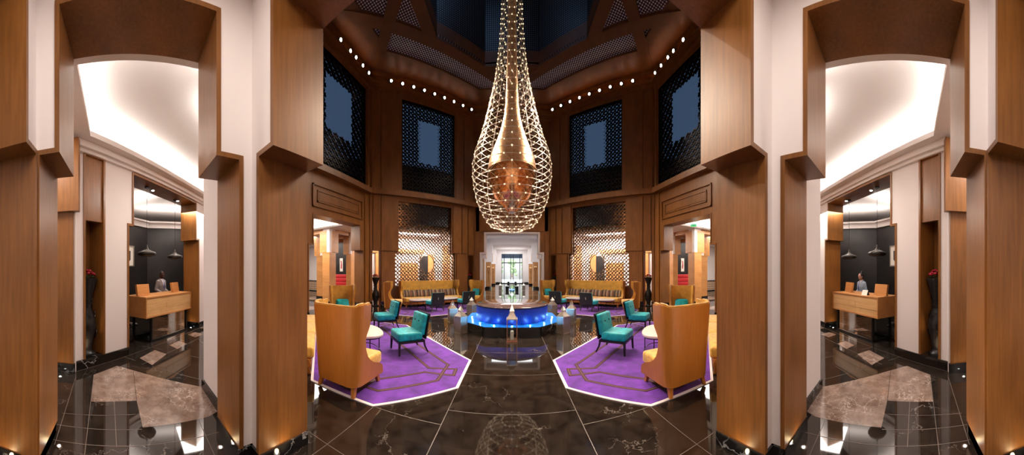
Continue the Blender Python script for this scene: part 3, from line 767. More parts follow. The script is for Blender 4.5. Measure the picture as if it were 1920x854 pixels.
for s in (-1, 1):
    T2 = frame(-6.5, 9.83, 45, -s); T1 = (lambda s: (lambda u, v, z: (s*(6.5+v), u, z)))(s)
    a0, a1, b0, b1, zs, zt = SCR_OP
    org = T2(3.05, .15, .95)
    t = thing('lattice_screen', 'tall pierced bronze screen with a keyhole opening behind the far %s sofa' % SIDE[s], 'screen', org, 90, 'bronze screens behind the far sofas')
    TL = (lambda T, o: (lambda u, v, z: tuple(a-b for a, b in zip(T(u, v, z), o))))(T2, org)
    k = MB(TL)
    key = lambda u, z: (((u-3.12)/.40)**2+((z-2.12)/.48)**2 < 1) or (abs(u-3.12) < .42*(1.75-z)+.09 and 1.42 < z < 1.8 and False)
    lattice(k, b0, b1, .97, 5.2, .15, hole=key, w=.19, p=.38, r=.025)
    lattice(k, a0, b0, .97, 2.68, .15, w=.17, p=.38, r=.025); lattice(k, b1, a1, .97, 2.68, .15, w=.17, p=.38, r=.025)
    k.build('lattice', 'lattice', t)
    k = MB(TL)
    k.box(b0, b1, .12, .18, 5.16, 5.22); k.box(b0, b0+.03, .12, .18, 2.66, 5.18); k.box(b1-.03, b1, .12, .18, 2.66, 5.18); k.box(a0, b0+.02, .12, .18, 2.66, 2.70); k.box(b1-.02, a1, .12, .18, 2.66, 2.70); k.box(a0, a1, .12, .18, .95, .99); k.box(a0, a0+.03, .12, .18, .95, 2.7); k.box(a1-.03, a1, .12, .18, .95, 2.7)
    k.build('frame', 'lattice', t)
    pts = [(3.12+.41*cos(a), .15, 2.12+.49*sin(a)) for a in [2*pi*q/28 for q in range(28)]]
    MB(TL).tube(pts, .024, 4, closed=True).build('keyhole_rim', 'lattice', t)
    # upper windows: a lattice border around a clear pane
    for (T, u0, u1, h, lab, bl) in ((T2, 1.67, 4.74, (2.62, 3.80), 'diagonal', 'above the far %s sofa' % SIDE[s]), (T1, 6.05, 9.56, (6.9, 8.55), 'side', 'over the %s gallery portal' % SIDE[s])):
        org = T((u0+u1)/2, .08, 5.80)
        t = thing('lattice_window', 'dark lattice border round a clear pane %s' % bl, 'lattice', org, 90, 'upper lattice windows')
        TL = (lambda T, o: (lambda u, v, z: tuple(a-b for a, b in zip(T(u, v, z), o))))(T, org)
        hole = (lambda h: (lambda u, z: h[0] < u < h[1] and 7.35+.03*sin(u*16) < z < 9.5+.03*sin(u*14)))(h)
        k = MB(TL); lattice(k, u0, u1, 5.82, 10.33, .08, hole=hole, w=.20, p=.38, r=.034)
        k.build('lattice', 'lattice_dark', t)
        k = MB(TL); frame_bars(k, u0, u1, 5.80, 10.35, .03, .13, .05); k.build('frame', 'lattice_dark', t)
        k = MB(T); k.box(u0, u1, .22, .235, 5.80, 10.35); NW = len([o for o in bpy.data.objects if o.name.startswith('window_')])+1
        st(k.build('window_%d' % NW, 'glass'), 'clear pane behind the lattice, %s side of the hall' % SIDE[s])

# ------------------------------------------------------------------ ambulatory, galleries, corridor
for s in (-1, 1):
    mm = MIR(s)
    TA = frame(-6.5, 9.83, 45, -s)
    w = MB(TA); w.box(.6, 8.5, 3.9, 4.1, 0, CEIL); st(w.build('wall_ambulatory_%s' % SIDE[s], 'white'))
    k = MB(TA)
    for (u0, u1, z1_) in ((1.2, 2.0, 2.9), (2.9, 4.15, 2.3), (4.92, 5.4, 2.9), (6.1, 6.7, 3.6)): k.box(u0, u1, 3.80, 3.9, .2, z1_)
    k.box(1.0, 4.6, 3.78, 3.9, 2.95, 3.2)
    trim(k, 'oak', label='veneer piers of the %s ambulatory' % SIDE[s])
    k = MB(TA); k.box(4.30, 4.92, 3.84, 3.9, .2, 2.8); trim(k, 'black_wall')
    k = MB(TA); k.box(.6, 8.5, 3.86, 3.9, 0, .16); trim(k, 'skirt')
    # gallery piers: veneered shaft, white core above with corbels to both sides
    for j, (x, y, q) in enumerate(((8.56, 9.25, .5), (10.7, 10.9, .5), (8.56, 11.05, .35))):
        k = MB(mm); k.box(x, x+q, y, y+q, .16, 2.7); trim(k, 'oak', label='veneered shaft of a gallery pier')
        k = MB(mm); k.box(x-.02, x+q+.02, y-.02, y+q+.02, 0, .16); trim(k, 'skirt')
        k = MB(mm); k.box(x+.01, x+q-.03, y+.01, y+q-.03, 2.7, CEIL); st(k.build('wall_gallery_pier_%s_%d' % (SIDE[s], j+1), 'white'))
        c3 = q*.42
        k = MB(mm); k.box(x+c3, x+q+.20, y-.01, y+q-.1, 2.7, 3.85); k.box(x-.01, x+q-.1, y+c3, y+q+.20, 2.7, 3.85)
        k.box(x-.01, x+q+.01, y-.01, y+q+.01, 2.66, 2.72)
        trim(k, 'oak', label='stepped corbels of a gallery pier')
        k = MB(mm); k.box(x+q, x+3.2, y+.1, y+q-.1, 3.75, CEIL); k.box(x+.1, x+q-.1, y+q, y+3, 3.75, CEIL); trim(k, 'oak', label='veneer beam of the gallery')
    k = MB(mm); k.box(10.5, 12.7, 13.8, 14.0, 0, CEIL); st(k.build('wall_gallery_dark_%s' % SIDE[s], 'black_wall'))
    k = MB(mm); k.box(12.7, 18.4, 15.0, 15.2, 0, CEIL); st(k.build('wall_gallery_white_%s' % SIDE[s], 'white'))
    k = MB(mm); k.box(12.7, 18.4, 14.93, 15.0, .06, .9); trim(k, 'pattern_panel', label='patterned tile dado')
    k = MB(mm); k.box(12.7, 18.4, 14.90, 15.0, 0, .08).box(12.7, 18.4, 14.90, 15.0, .86, .94); trim(k, 'skirt')
    # red banquette and framed print on the dark wall
    t = thing('red_banquette', 'high backed red velvet banquette against the dark wall of the %s gallery' % SIDE[s], 'sofa', (s*11.55, 13.35, 0), -90, 'red banquettes in the galleries')
    MB().rbox(-1.0, 1.0, .05, .62, .12, .46, .05).build('seat', 'red_sofa', t, True)
    b_ = MB()
    for r_ in range(4): b_.rbox(-1.0, 1.0, -.40+.02*r_, -.18+.0*r_, .42+r_*.27, .42+(r_+1)*.27, .045)
    b_.build('backrest', 'red_sofa', t, True)
    k = MB()
    for x in (-.85, .85):
        for y in (-.3, .45): k.box(x-.04, x+.04, y-.04, y+.04, 0, .14)
    k.box(-.98, .98, -.38, .55, .08, .16); k.build('plinth', 'black', t)
    x0 = 11.55; t = thing('framed_print', 'tall narrow framed print above the red banquette in the %s gallery' % SIDE[s], 'picture', (s*x0, 13.80, 2.2), -90, 'tall prints above the red banquettes')
    k = MB(); k.box(-.17, .17, .0, .03, -.50, .50); k.build('frame', 'silver', t)
    k = MB(); k.box(-.14, .14, .03, .034, -.47, .47); k.build('mat_board', 'paper', t)
    k = MB(); k.prism_uz([(-.05, -.3), (.06, -.25), (.03, .1), (.08, .32), (-.02, .28), (-.07, 0)], .034, .037); k.build('print', 'red', t)

# corridor
for s in (-1, 1):
    k = MB(MIR(s)); k.box(2.60, 2.8, 14.6, 35.2, 0, 5.0); st(k.build('wall_corridor_%s' % SIDE[s], 'white'))
    k = MB(MIR(s)); k.box(2.57, 2.60, 14.6, 35.0, 0, .2); trim(k, 'skirt')
    for j, y in enumerate((18.2, 24.3, 30.4)):
        k = MB(MIR(s)); k.box(2.12, 2.61, y, y+.9, .2, 2.72); k.box(1.98, 2.61, y-.03, y+.93, 2.72, 3.6)
        trim(k, 'oak', label='veneered corridor pier')
        k = MB(MIR(s)); k.box(2.10, 2.61, y-.02, y+.92, 0, .2); trim(k, 'skirt')
        k = MB(MIR(s)); k.box(1.95, 2.61, y-.06, y-.02, 2.66, 4.6); k.box(2.0, 2.61, y, y+.9, 3.6, 4.6); trim(k, 'white', label='white band over the corridor pier')
        if j > 0:
            t = thing('wall_sconce', 'black two pronged fork sconce on the %s corridor pier, %s one' % (SIDE[s], ('', 'nearer', 'farther')[j]), 'sconce', (s*2.33, y-.03, 0.7), -90, 'fork sconces in the corridor')
            k = MB(); k.tube([(0, .03, 0), (0, .03, .85), (-.07, .03, 1.0), (-.07, .03, 1.45)], .014, 6); k.tube([(0, .03, .85), (.07, .03, 1.0), (.07, .03, 1.45)], .014, 6); k.tube([(0, .03, .2), (0, -.01, .2)], .02, 6); k.build('fork', 'black_metal', t)
            k = MB(); k.cyl(-.07, .03, 1.45, 1.53, .018, n=8); k.build('candle', 'bulb', t); k = MB(); k.cyl(.07, .03, 1.45, 1.53, .018, n=8); k.build('candle', 'bulb', t)
for y in (18.2, 24.3, 30.4):
    k = MB(); k.box(-2.6, 2.6, y, y+.9, 4.45, 5.0); k.box(-2.6, 2.6, y-.08, y, 4.5, 4.6); trim(k, 'white', label='white corridor cross beam')
st(MB().box(-2.8, 2.8, 15.0, 35.2, 4.95, 5.05).box(-2.8, 2.8, 14.55, 15.05, CEIL, 5.05).build('ceiling_corridor', 'ceil'))
k = MB(); k.box(-2.8, -1.5, 35.0, 35.2, 0, 5.0); k.box(1.5, 2.8, 35.0, 35.2, 0, 5.0); k.box(-1.5, 1.5, 35.0, 35.2, 4.26, 5.0); st(k.build('wall_corridor_end', 'white'))
k = MB(); k.box(-2.6, -1.5, 34.95, 35.0, 0, .2); k.box(1.5, 2.6, 34.95, 35.0, 0, .2); trim(k, 'skirt')
w = tag(bpy.data.objects.new('door_1', None), kind='structure'); COL.objects.link(w); w.location = (0, 35.05, 0)
w['label'] = 'black framed glass entrance doors with transom at the corridor end'
k = MB()
for x in (-1.48, -1.12, -.2, .2, 1.12, 1.48): k.box(x-.04, x+.04, -.04, .04, 0, 4.26)
for z in (2.95, 3.0, 3.95, 4.22): k.box(-1.5, 1.5, -.035, .035, z-.03, z+.03)
k.box(-1.5, 1.5, -.03, .03, 0, .10); k.build('door_frame', 'black_metal', w)
MB().box(-1.46, 1.46, -.008, .008, .1, 4.2).build('door_glass', 'glass', w)
k = MB(); k.tube([(-.12, -.06, .8), (-.12, -.06, 1.6)], .015, 6); k.tube([(.12, -.06, .8), (.12, -.06, 1.6)], .015, 6); k.build('door_handle', 'silver', w)
# the court outside the doors
st(MB().box(-14, 14, 35.2, 60, -.1, 0).build('floor_court', 'court'))
st(MB().box(-14, 14, 60, 60.3, 0, 5).build('wall_court', 'white'))
for i in range(9):
    t = thing('court_shrub', 'dense green shrub outside the glass doors, %s from the left' % ORD[i], 'shrub', (-12+i*3.0, 54+(i%2)*1.5, 0), 90, 'shrubs outside the glass doors')
    k = MB()
    for j in range(26):
        a = random.uniform(0, 2*pi); r = random.uniform(0, .9); k.sphere(r*cos(a), r*sin(a), 1.0+random.uniform(.0, 3.2), random.uniform(.25, .5), 7, 5)
    k.build('foliage', 'hedge', t); MB().cyl(0, 0, 0, 1.6, .1, .07, 8).build('trunk', 'wood', t)
# furniture of the corridor: plinths with lanterns either side of a rill
for s in (-1, 1):
    for (y, lab, w_, h) in ((22.6, 'near', .30, .34), (31.5, 'far', .30, .40)):
        t = thing('corridor_plinth', 'black stone plinth on the %s of the %s corridor rill' % (SIDE[s], lab), 'plinth', (s*.45, y, 0), 90, 'plinths along the corridor rill')
        MB().rbox(-w_/2, w_/2, -.5, .5, 0, h, .02, 1).build('block', 'black', t); MB().rbox(-w_/2-.03, w_/2+.03, -.53, .53, h, h+.04, .01, 1).build('cap', 'skirt', t)
k = MB(); k.box(-.22, .22, 21.5, 23.5, 0.0, .06); tag(k.build('water_rill', 'water'), 'narrow lit water rill in the corridor floor', 'rill')
point('rill_glow', (0, 22.5, .4), 25, (.5, .8, 1), .1)

# exit sign in the right gallery portal
t = thing('exit_sign', 'small green lit exit sign hanging in the right gallery portal', 'sign', (7.4, 8.05, 3.72), 215)
MB().box(-.13, .13, -.015, .015, 0, .12).build('panel', 'exit', t)
MB().prism_uz([(-.09, .05), (-.04, .09), (-.04, .065), (0, .065), (0, .035), (-.04, .035), (-.04, .01)], .015, .018).build('arrow', 'paper', t); MB().prism_uz([(.04, .02), (.055, .02), (.06, .05), (.065, .02), (.08, .02), (.075, .08), (.07, .1), (.05, .1), (.045, .08)], .015, .018).build('figure', 'paper', t)
MB().tube([(-.1, 0, .12), (-.1, 0, .23)], .004, 4).build('hanger', 'silver', t); MB().tube([(.1, 0, .12), (.1, 0, .23)], .004, 4).build('hanger', 'silver', t)

# ------------------------------------------------------------------ rugs
def rug():
    t = thing('rug', '', 'rug')
    P = [(1.74, 1.425), (2.54, .625), (2.54, -.625), (1.74, -1.425), (-1.74, -1.425), (-2.54, -.625), (-2.54, .625), (-1.74, 1.425)]
    MB().prism(P, .002, .013).build('border', 'rug_edge', t)
    MB().prism(grow(P, -.045), .006, .017).build('pile', 'rug', t)
    def line(pts, w, z, name, m, closed=True):
        k = MB(); n = len(pts)
        for i in range(n if closed else n-1):
            a, b = Vector(pts[i]), Vector(pts[(i+1) % n]); d = (b-a).normalized(); q = Vector((-d.y, d.x))*w/2
            a = a-d*w*.4; b = b+d*w*.4
            k.prism([tuple(a+q), tuple(b+q), tuple(b-q), tuple(a-q)], .012, z)
        k.build(name, m, t)
    outer = [(1.71, .93), (2.18, .47), (2.18, -.47), (1.71, -.93), (-1.71, -.93), (-2.18, -.47), (-2.18, .47), (-1.71, .93)]
    inner = []
    for sx, sy, rev in ((1, 1, 0), (1, -1, 1), (-1, -1, 0), (-1, 1, 1)):
        q = [(sx*x, sy*y) for x, y in ((1.68, .56), (1.95, .95), (2.15, .78), (1.81, .42))]
        inner += q[::-1] if rev else q
    for j, (pp, nm) in enumerate(((outer, 'outer_band'), (inner, 'inner_band'))):
        line(pp, .060, .0185+.0006*j, nm, 'rug_line'); line(pp, .022, .0195+.0006*j, nm+'_core', 'rug_line2')
    return t
# ------------------------------------------------------------------ wing chair and sofa
def lerp(tab, z):
    for (a, p), (b, q) in zip(tab, tab[1:]):
        if z <= b: return p+(q-p)*max(0, (z-a))/(b-a)
    return tab[-1][1]
def wing(hw, yb, prof, ztop, off0, off1, z0=.14, rows=18, flare=.06, lean=.05, rc=.15, dip=.03):
    """U-shaped wrap-round shell between two offsets, as a closed sheet"""
    def row(z, o):
        w = hw+flare*(z/1.2)-o; b = yb-lean*(z/1.2)+o; f = lerp(prof, z); r = max(rc-o, .03); pts = []
        ns, nc, nb = 7, 6, 9
        for i in range(ns): pts.append((-w, f+(b+r-f)*i/ns))
        for i in range(nc): a = pi/2*i/nc; pts.append((-w+r-r*cos(a), b+r-r*sin(a)))
        for i in range(nb+1): pts.append((-w+r+(2*w-2*r)*i/nb, b))
        for i in range(nc-1, -1, -1): a = pi/2*i/nc; pts.append((w-r+r*cos(a), b+r-r*sin(a)))
        for i in range(ns-1, -1, -1): pts.append((w, f+(b+r-f)*i/ns))
        return pts
    k = MB(); n = None; grids = []
    for o in (off0, off1):
        vs = []
        for j in range(rows+1):
            base = row(z0+(ztop-z0)*j/rows, o)
            n = len(base)
            for i, (x, y) in enumerate(base):
                s_ = abs(2*i/(n-1)-1); zt = ztop-dip*(1-s_**2)*1.0+(.02 if .45 < s_ < .75 else 0)
                z = z0+(zt-z0)*j/rows
                xx, yy = x, y
                vs.append((xx, yy, z))
        grids.append(vs)
    N0 = len(grids[0]); vs = grids[0]+grids[1]; fs = []
    for j in range(rows):
        for i in range(n-1):
            a, b, c_, d = j*n+i, j*n+i+1, (j+1)*n+i+1, (j+1)*n+i
            fs.append([a, b, c_, d]); fs.append([N0+d, N0+c_, N0+b, N0+a])
    for i in range(n-1):
        fs.append([i, N0+i, N0+i+1, i+1]); a = rows*n+i; fs.append([a, a+1, N0+a+1, N0+a])
    for j in range(rows):
        for i in (0, n-1): a = j*n+i; b = (j+1)*n+i; fs.append([a, b, N0+b, N0+a])
    k.add(vs, fs); return k
PROF = [(.10, .34), (.22, .335), (.30, .30), (.35, .14), (.40, .02), (.48, -.08), (.60, -.15), (.76, -.17), (.84, -.15), (.90, -.09), (1.0, -.07), (1.30, -.07)]
def wing_chair():
    t = thing('wing_chair', '', 'armchair')
    wing(.375, -.36, PROF, 1.235, 0, .022).build('shell', 'chair_wood', t, True, angle=50)
    wing(.375, -.36, [(a, b-.004) for a, b in PROF], 1.255, .023, .065, z0=.40).build('backrest', 'gold_velvet', t, True, angle=60)
    MB().box(-.34, .34, -.28, .335, .13, .27).build('seat_frame', 'chair_wood', t)
    MB().rbox(-.345, .345, -.26, .385, .27, .455, .05, 4).build('seat', 'yellow_velvet', t, True)
    for sx in (-1, 1):
        for sy, dy in ((.27, .04), (-.27, -.05)):
            MB().taper(sx*.29-.035, sx*.29+.035, sy-.035, sy+.035, 0, .15, .62, dx=sx*.02, dy=dy).build('leg', 'chair_wood', t)
    return t
SPROF = [(.10, .40), (.22, .40), (.30, .34), (.36, .14), (.44, .0), (.55, -.08), (.74, -.12), (.84, -.08), (.92, 0), (1.02, .02), (1.30, .01)]
def sofa():
    t = thing('long_sofa', '', 'sofa')
    wing(1.62, -.44, SPROF, 1.23, 0, .025, flare=.03).build('shell', 'chair_wood', t, True, angle=50)
    wing(1.62, -.44, [(a, b-.004) for a, b in SPROF], 1.25, .026, .11, z0=.40, flare=.03).build('backrest', 'gold_velvet', t, True, angle=60)
    MB().box(-1.58, 1.58, -.36, .40, .13, .25).build('seat_frame', 'chair_wood', t)
    for i in range(3):
        MB().rbox(-1.545+i*1.03, -.515+i*1.03, -.32, .45, .25, .44, .05, 4).build('seat_cushion', 'yellow_velvet', t, True)
    for x in (-1.5, -.5, .5, 1.5):
        for sy, dy in ((.34, .03), (-.34, -.03)):
            MB().taper(x-.035, x+.035, sy-.035, sy+.035, 0, .14, .65, dy=dy).build('leg', 'chair_wood', t)
    return t
def slipper():
    t = thing('slipper_chair', '', 'chair')
    MB().rbox(-.285, .285, -.20, .33, .27, .44, .045, 4).build('seat', 'teal', t, True)
    R = Matrix.Translation((0, -.20, .36)) @ Matrix.Rotation(radians(11), 4, 'X')
    b_ = MB(); b_.rbox(-.275, .275, -.05, .07, .0, .44, .04, 4, tilt=R); bk = b_.build('back_cushion', 'teal', t, True)
    for x in (-.10, .10):
        p = R @ Vector((x, .075, .27)); MB().sphere(p.x, p.y, p.z, .016, 8, 6).build('button', 'black', bk)
    k = MB(); 
    for x0, x1 in ((-.295, -.008), (.008, .295)):
        q = MB(lambda x, y, z: tuple(R @ Vector((x, y, z)))); q.box(x0, x1, -.075, -.052, -.06, .455); b = len(k.V); k.V += q.V; k.F += [[b+i for i in f_] for f_ in q.F]
    q = MB(lambda x, y, z: tuple(R @ Vector((x, y, z)))); q.box(-.295, .295, -.08, -.05, -.06, .02); b = len(k.V); k.V += q.V; k.F += [[b+i for i in f_] for f_ in q.F]
    q = MB(lambda x, y, z: tuple(R @ Vector((x, y, z)))); q.box(-.295, .295, -.08, -.05, .40, .462); b = len(k.V); k.V += q.V; k.F += [[b+i for i in f_] for f_ in q.F]
    k.build('back_panel', 'black', t)
    q = MB(lambda x, y, z: tuple(R @ Vector((x, y, z)))); q.box(-.014, .014, -.088, -.078, .16, .26); q.build('pull', 'silver', t)
    k = MB(); k.box(-.295, .295, -.24, .33, .235, .275); k.build('seat_rail', 'black', t)
    for sx in (-1, 1):
        MB().taper(sx*.27-.022, sx*.27+.022, .285, .329, 0, .25, .75, dx=sx*.01, dy=.01).build('leg', 'black', t)
        k = MB(); k.tube([(sx*.275, -.31, .012), (sx*.272, -.245, .14), (sx*.27, -.215, .27)], [.019, .022, .024], 4); k.build('leg', 'black', t)
    return t
def table():
    t = thing('coffee_table', '', 'table')
    n = 36; P = []
    for i in range(n):
        a = 2*pi*i/n; c_, s_ = cos(a), sin(a)
        P.append((.55*math.copysign(abs(c_)**.8, c_), .34*math.copysign(abs(s_)**.8, s_)*(1+.10*c_)))
    k = MB(); k.loft([(0, 0, 0, 1, 1)]) if False else None
    vs = []; fs = []
    for z, sc in ((.385, .93), (.40, .985), (.43, 1.0), (.445, .985)): vs += [(x*sc, y*sc, z) for x, y in P]
    for j in range(3):
        for i in range(n): fs.append([j*n+i, j*n+(i+1) % n, (j+1)*n+(i+1) % n, (j+1)*n+i])
    fs += [list(range(n))[::-1], list(range(3*n, 4*n))]
    k.add(vs, fs); k.build('tabletop', 'marble_top', t, True, angle=35)
    k = MB(); k.tube([(x*.9, y*.9, .375) for x, y in P], .010, 6, closed=True); k.build('top_hoop', 'black_metal', t)
    k = MB(); k.tube([(x*.88, y*.88, .035) for x, y in P[:int(n*.5)+1]], .010, 6); k.build('foot_hoop', 'black_metal', t)
    for i in (0, 9, 18, 27):
        x, y = P[i]; x *= .89; y *= .89
        MB().tube([(x, y, .38), (x, y, .004)], .011, 6).build('leg', 'black_metal', t)
    return t
def cushion(m='teal', w=.42, h=.36):
    t = thing('cushion', '', 'cushion')
    R = Matrix.Rotation(radians(-76), 3, 'X')
    MB().superbox((0, 0, h/2-.02), (w/2, h/2, .065), .38, 24, 12, R=Matrix.Rotation(radians(107), 3, 'X')).build('cover', m, t, True)
    k = MB(); pts = []
    for i in range(24):
        a = 2*pi*i/24; f_ = lambda w_, e: math.copysign(abs(w_)**e, w_)
        q = Matrix.Rotation(radians(107), 3, 'X') @ Vector((w/2*f_(cos(a), .38), h/2*f_(sin(a), .38), 0)); pts.append((q.x, q.y, q.z+h/2-.02))
    k.tube(pts, .006, 5, closed=True); k.build('piping', m, t)
    return t
P_rug, P_wing, P_sofa, P_slip, P_tab = rug(), wing_chair(), sofa(), slipper(), table()
P_cush = cushion(); P_pil = cushion('stripe_brown', .40, .36); P_pil2 = cushion('stripe_grey', .42, .34)
USED = set()
def put(proto, x, y, face, label, group, z=None, cat=None):
    if z is None: z = 0.0 if proto is P_rug else 0.0215
    if id(proto) not in USED: USED.add(id(proto)); o = place(proto, (x, y, z), face, label, group)
    else: o = dup(proto, (x, y, z), face, label, group)
    return o
def grp(x, y, face, s, far):
    """layout of the near left group carried to the other corners"""
    if far: x, y, face = x-.12, 15.42-y+.12, -face
    if s > 0: x, face = -x, 180-face
    return x, y, face
for s in (-1, 1):
    sd = SIDE[s]
    for far in (0, 1):
        nf = 'far' if far else 'near'
        put(P_rug, *grp(-3.01, 4.82, 45, s, far), '%s %s purple rug with a white edge and brown interlaced lines' % (nf, sd), 'purple rugs')
        # sofa
        x, y, fc = (-4.30, 3.53, 45) if not far else (0, 0, 0)
        if far: x, y, fc = (3.97 if s > 0 else -3.97), 11.67, (-45 if s < 0 else 225)
        else: x, y, fc = grp(x, y, fc, s, 0)
        put(P_sofa, x, y, fc, ('long gold sofa under the %s bronze screen' if far else 'gold sofa behind the near %s rug, mostly hidden by the pier') % sd, 'gold velvet sofas')
        fr = Vector((cos(radians(fc)), sin(radians(fc)))); sx = Vector((fr.y, -fr.x))
        if far:
            for i in range(9):
                u = -1.28+i*.32; p = Vector((x, y))+sx*(u if s < 0 else -u)+fr*(-.16+.03*(i % 2))
                put((P_pil, P_pil2)[i % 2 if i != 4 else 0], p.x, p.y, fc+random.uniform(-8, 8), '%s striped cushion from the left end of the far %s sofa' % (ORD[i if s > 0 else i], sd) if s > 0 else '%s striped cushion from the left end of the far %s sofa' % (ORD[i], sd), 'striped cushions on the far %s sofa' % sd, z=.465)
        else:
            for i, u in enumerate((-1.2, -.85)):
                uu = u if s < 0 else -u
                p = Vector((x, y))+sx*uu+fr*(-.15)
                put((P_pil, P_pil2)[i], p.x, p.y, fc+(-6, 5)[i], '%s striped cushion on the partly hidden near %s sofa' % (('outer', 'inner')[i], sd), 'striped cushions on the near %s sofa' % sd, z=.465)
        # wing chairs
        if not far: a = grp(-2.27, 2.90, 90, s, 0)
        else: a = (-1.95, 12.55, -118); a = a if s < 0 else (-a[0], a[1], 180-a[2])
        put(P_wing, *a, ('large gold wing chair seen from behind at the front of the near %s rug' if not far else 'gold wing chair facing the hall beside the corridor portal, %s side') % sd, 'gold wing chairs')
        if not far: b = grp(-4.95, 5.98, -44, s, 0)
        else: b = (-5.0, 9.48, 22); b = b if s < 0 else (-b[0], b[1], 180-b[2])
        put(P_wing, *b, ('gold wing chair with a teal cushion, in front of the %s gallery portal' if not far else 'gold wing chair turned away beside the %s end of the far sofa') % sd, 'gold wing chairs')
        for (q, lab) in ((a if far else b, 'beside the corridor portal' if far else 'in front of the gallery portal'),):
            fr2 = Vector((cos(radians(q[2])), sin(radians(q[2])))); p = Vector(q[:2])+fr2*(-.13)
            put(P_cush, p.x, p.y, q[2], 'teal velvet cushion on the gold wing chair %s, %s side' % (lab, sd), 'teal cushions on the wing chairs', z=.48)
        # slipper chairs
        if not far: A, B = grp(-2.13, 4.76, 225, s, 0), grp(-3.58, 6.35, 225, s, 0)
        else:
            A, B = (-2.10, 10.98, 128), (-3.27, 9.98, 138)
            if s > 0: A, B = (2.10, 10.98, 52), (3.27, 9.98, 42)
        put(P_slip, *A, ('teal slipper chair in full view at the inner corner of the near %s rug' if not far else 'black backed teal chair on the far %s rug, the one nearer the pool') % sd, 'teal slipper chairs')
        put(P_slip, *B, ('teal slipper chair at the back edge of the near %s rug' if not far else 'black backed teal chair on the far %s rug, in front of the sofa middle') % sd, 'teal slipper chairs')
        put(P_tab, *grp(-2.93, 4.28, 45, s, far), 'white marble coffee table on the %s %s rug, %s' % (nf, sd, 'nearer to the corridor' if far else 'beside the big wing chair'), 'white coffee tables')
        put(P_tab, *grp(-3.92, 5.27, 45, s, far), 'white marble coffee table on the %s %s rug, nearer to the gallery portal' % (nf, sd), 'white coffee tables')

# ------------------------------------------------------------------ pool
FX, FY = 0, 7.71
def cut8(h, c_): return [(FX+x, FY+y) for x, y in ((h, -c_), (h, c_), (c_, h), (-c_, h), (-h, c_), (-h, -c_), (-c_, -h), (c_, -h))]
t = thing('pool', 'round blue mosaic fountain drum in a black stepped octagonal basin', 'fountain', (FX, FY, 0), 90)
TP = lambda x, y, z: (x-FX, y-FY, z)
MB(TP).prism(cut8(1.42, .72), 0, .252).build('basin', 'skirt', t)
MB(TP).prism(cut8(1.40, .71), .24, .262).build('water', 'water', t)
MB().lathe([(0, .25), (1.10, .25), (1.12, .30), (1.12, .67), (1.09, .69), (0, .69)], 64).build('drum', 'mosaic', t, True, angle=40)
MB().lathe([(0, .685), (1.115, .685), (1.13, .695), (1.13, .712), (1.12, .72), (0, .72)], 64).build('drum_top', 'wet_top', t, True, angle=40)
for i in range(16):
    a = pi/8*i
    MB().cyl(1.27*cos(a), 1.27*sin(a), .255, .268, .026, n=12).build('pool_light', 'led_blue', t)
    point('pool_light_glow', (FX+1.27*cos(a), FY+1.27*sin(a), .30), 2.6, (.25, .62, 1.0), .012)

# ------------------------------------------------------------------ lanterns
def lantern(h=.76, w=.24, edge='silver'):
    t = thing('floor_lantern', '', 'lantern'); a = w/2; b = h*.60
    k = MB(); k.box(-a-.015, a+.015, -a-.015, a+.015, 0, .018); k.box(-a, a, -a, a, .018, .045); k.build('base', edge, t)
    for sx in (-1, 1):
        for sy in (-1, 1): MB().box(sx*a-.009, sx*a+.009, sy*a-.009, sy*a+.009, .045, b).build('corner_post', edge, t)
    for q in range(4):
        k = MB(frame(0, 0, q*90)); k.box(-a+.009, a-.009, -a-.002, -a+.002, .045, b); k.build('pane', 'glass' if edge == 'copper_edge' else 'old_glass', t)
    k = MB(); k.box(-a-.015, a+.015, -a-.015, a+.015, b, b+.02)
    k.add([(-a, -a, b+.02), (a, -a, b+.02), (a, a, b+.02), (-a, a, b+.02), (-.045, -.045, b+.02+h*.16), (.045, -.045, b+.02+h*.16), (.045, .045, b+.02+h*.16), (-.045, .045, b+.02+h*.16)],
          [(0, 3, 2, 1), (4, 5, 6, 7), (0, 1, 5, 4), (1, 2, 6, 5), (2, 3, 7, 6), (3, 0, 4, 7)]); k.build('roof', edge if edge == 'silver' else 'silver', t)
    z = b+.02+h*.16
    k = MB(); k.box(-.036, .036, -.036, .036, z, z+.03)
    k.add([(-.06, -.06, z+.03), (.06, -.06, z+.03), (.06, .06, z+.03), (-.06, .06, z+.03), (0, 0, h)], [(0, 3, 2, 1), (0, 1, 4), (1, 2, 4), (2, 3, 4), (3, 0, 4)]); k.build('cap', 'silver', t)
    k = MB(); k.tube([(.062*cos(g_), -.045-.02*sin(g_), z+.035+.062*sin(g_)-.05) for g_ in [2*pi*i/16 for i in range(16)]], .005, 5, closed=True); k.build('ring_handle', 'silver', t)
    k = MB(); k.lathe([(0, .045), (.038, .045), (.038, .045+h*.22), (.030, .05+h*.22), (0, .045+h*.22)], 16); cd_ = k.build('candle', 'candle', t, True, angle=40)
    MB().tube([(0, 0, .045+h*.22), (.003, 0, .06+h*.22)], .002, 4).build('wick', 'ink', cd_)
    return t
L0 = lantern(.90, .24, 'copper_edge'); place(L0, (0, 6.0, 0), 90, 'tall copper edged lantern standing alone in front of the blue pool', 'lanterns round the pool')
L1 = lantern(.76, .25)
first = True
for s in (-1, 1):
    for (x, y, f_, lab) in ((-1.41, 6.62, 57, 'front lantern of the pair %s of the pool'), (-1.97, 7.95, 30, 'rear lantern of the pair %s of the pool'), (-1.50, 9.0, 60, 'lantern half hidden behind the %s rim of the blue drum')):
        lab = 'silver ' + lab % SIDE[s]
        if first: place(L1, (x, y, 0), f_, lab, 'lanterns round the pool'); first = False
        else: dup(L1, (x if s < 0 else -x, y, 0), f_ if s < 0 else 180-f_, lab, 'lanterns round the pool')
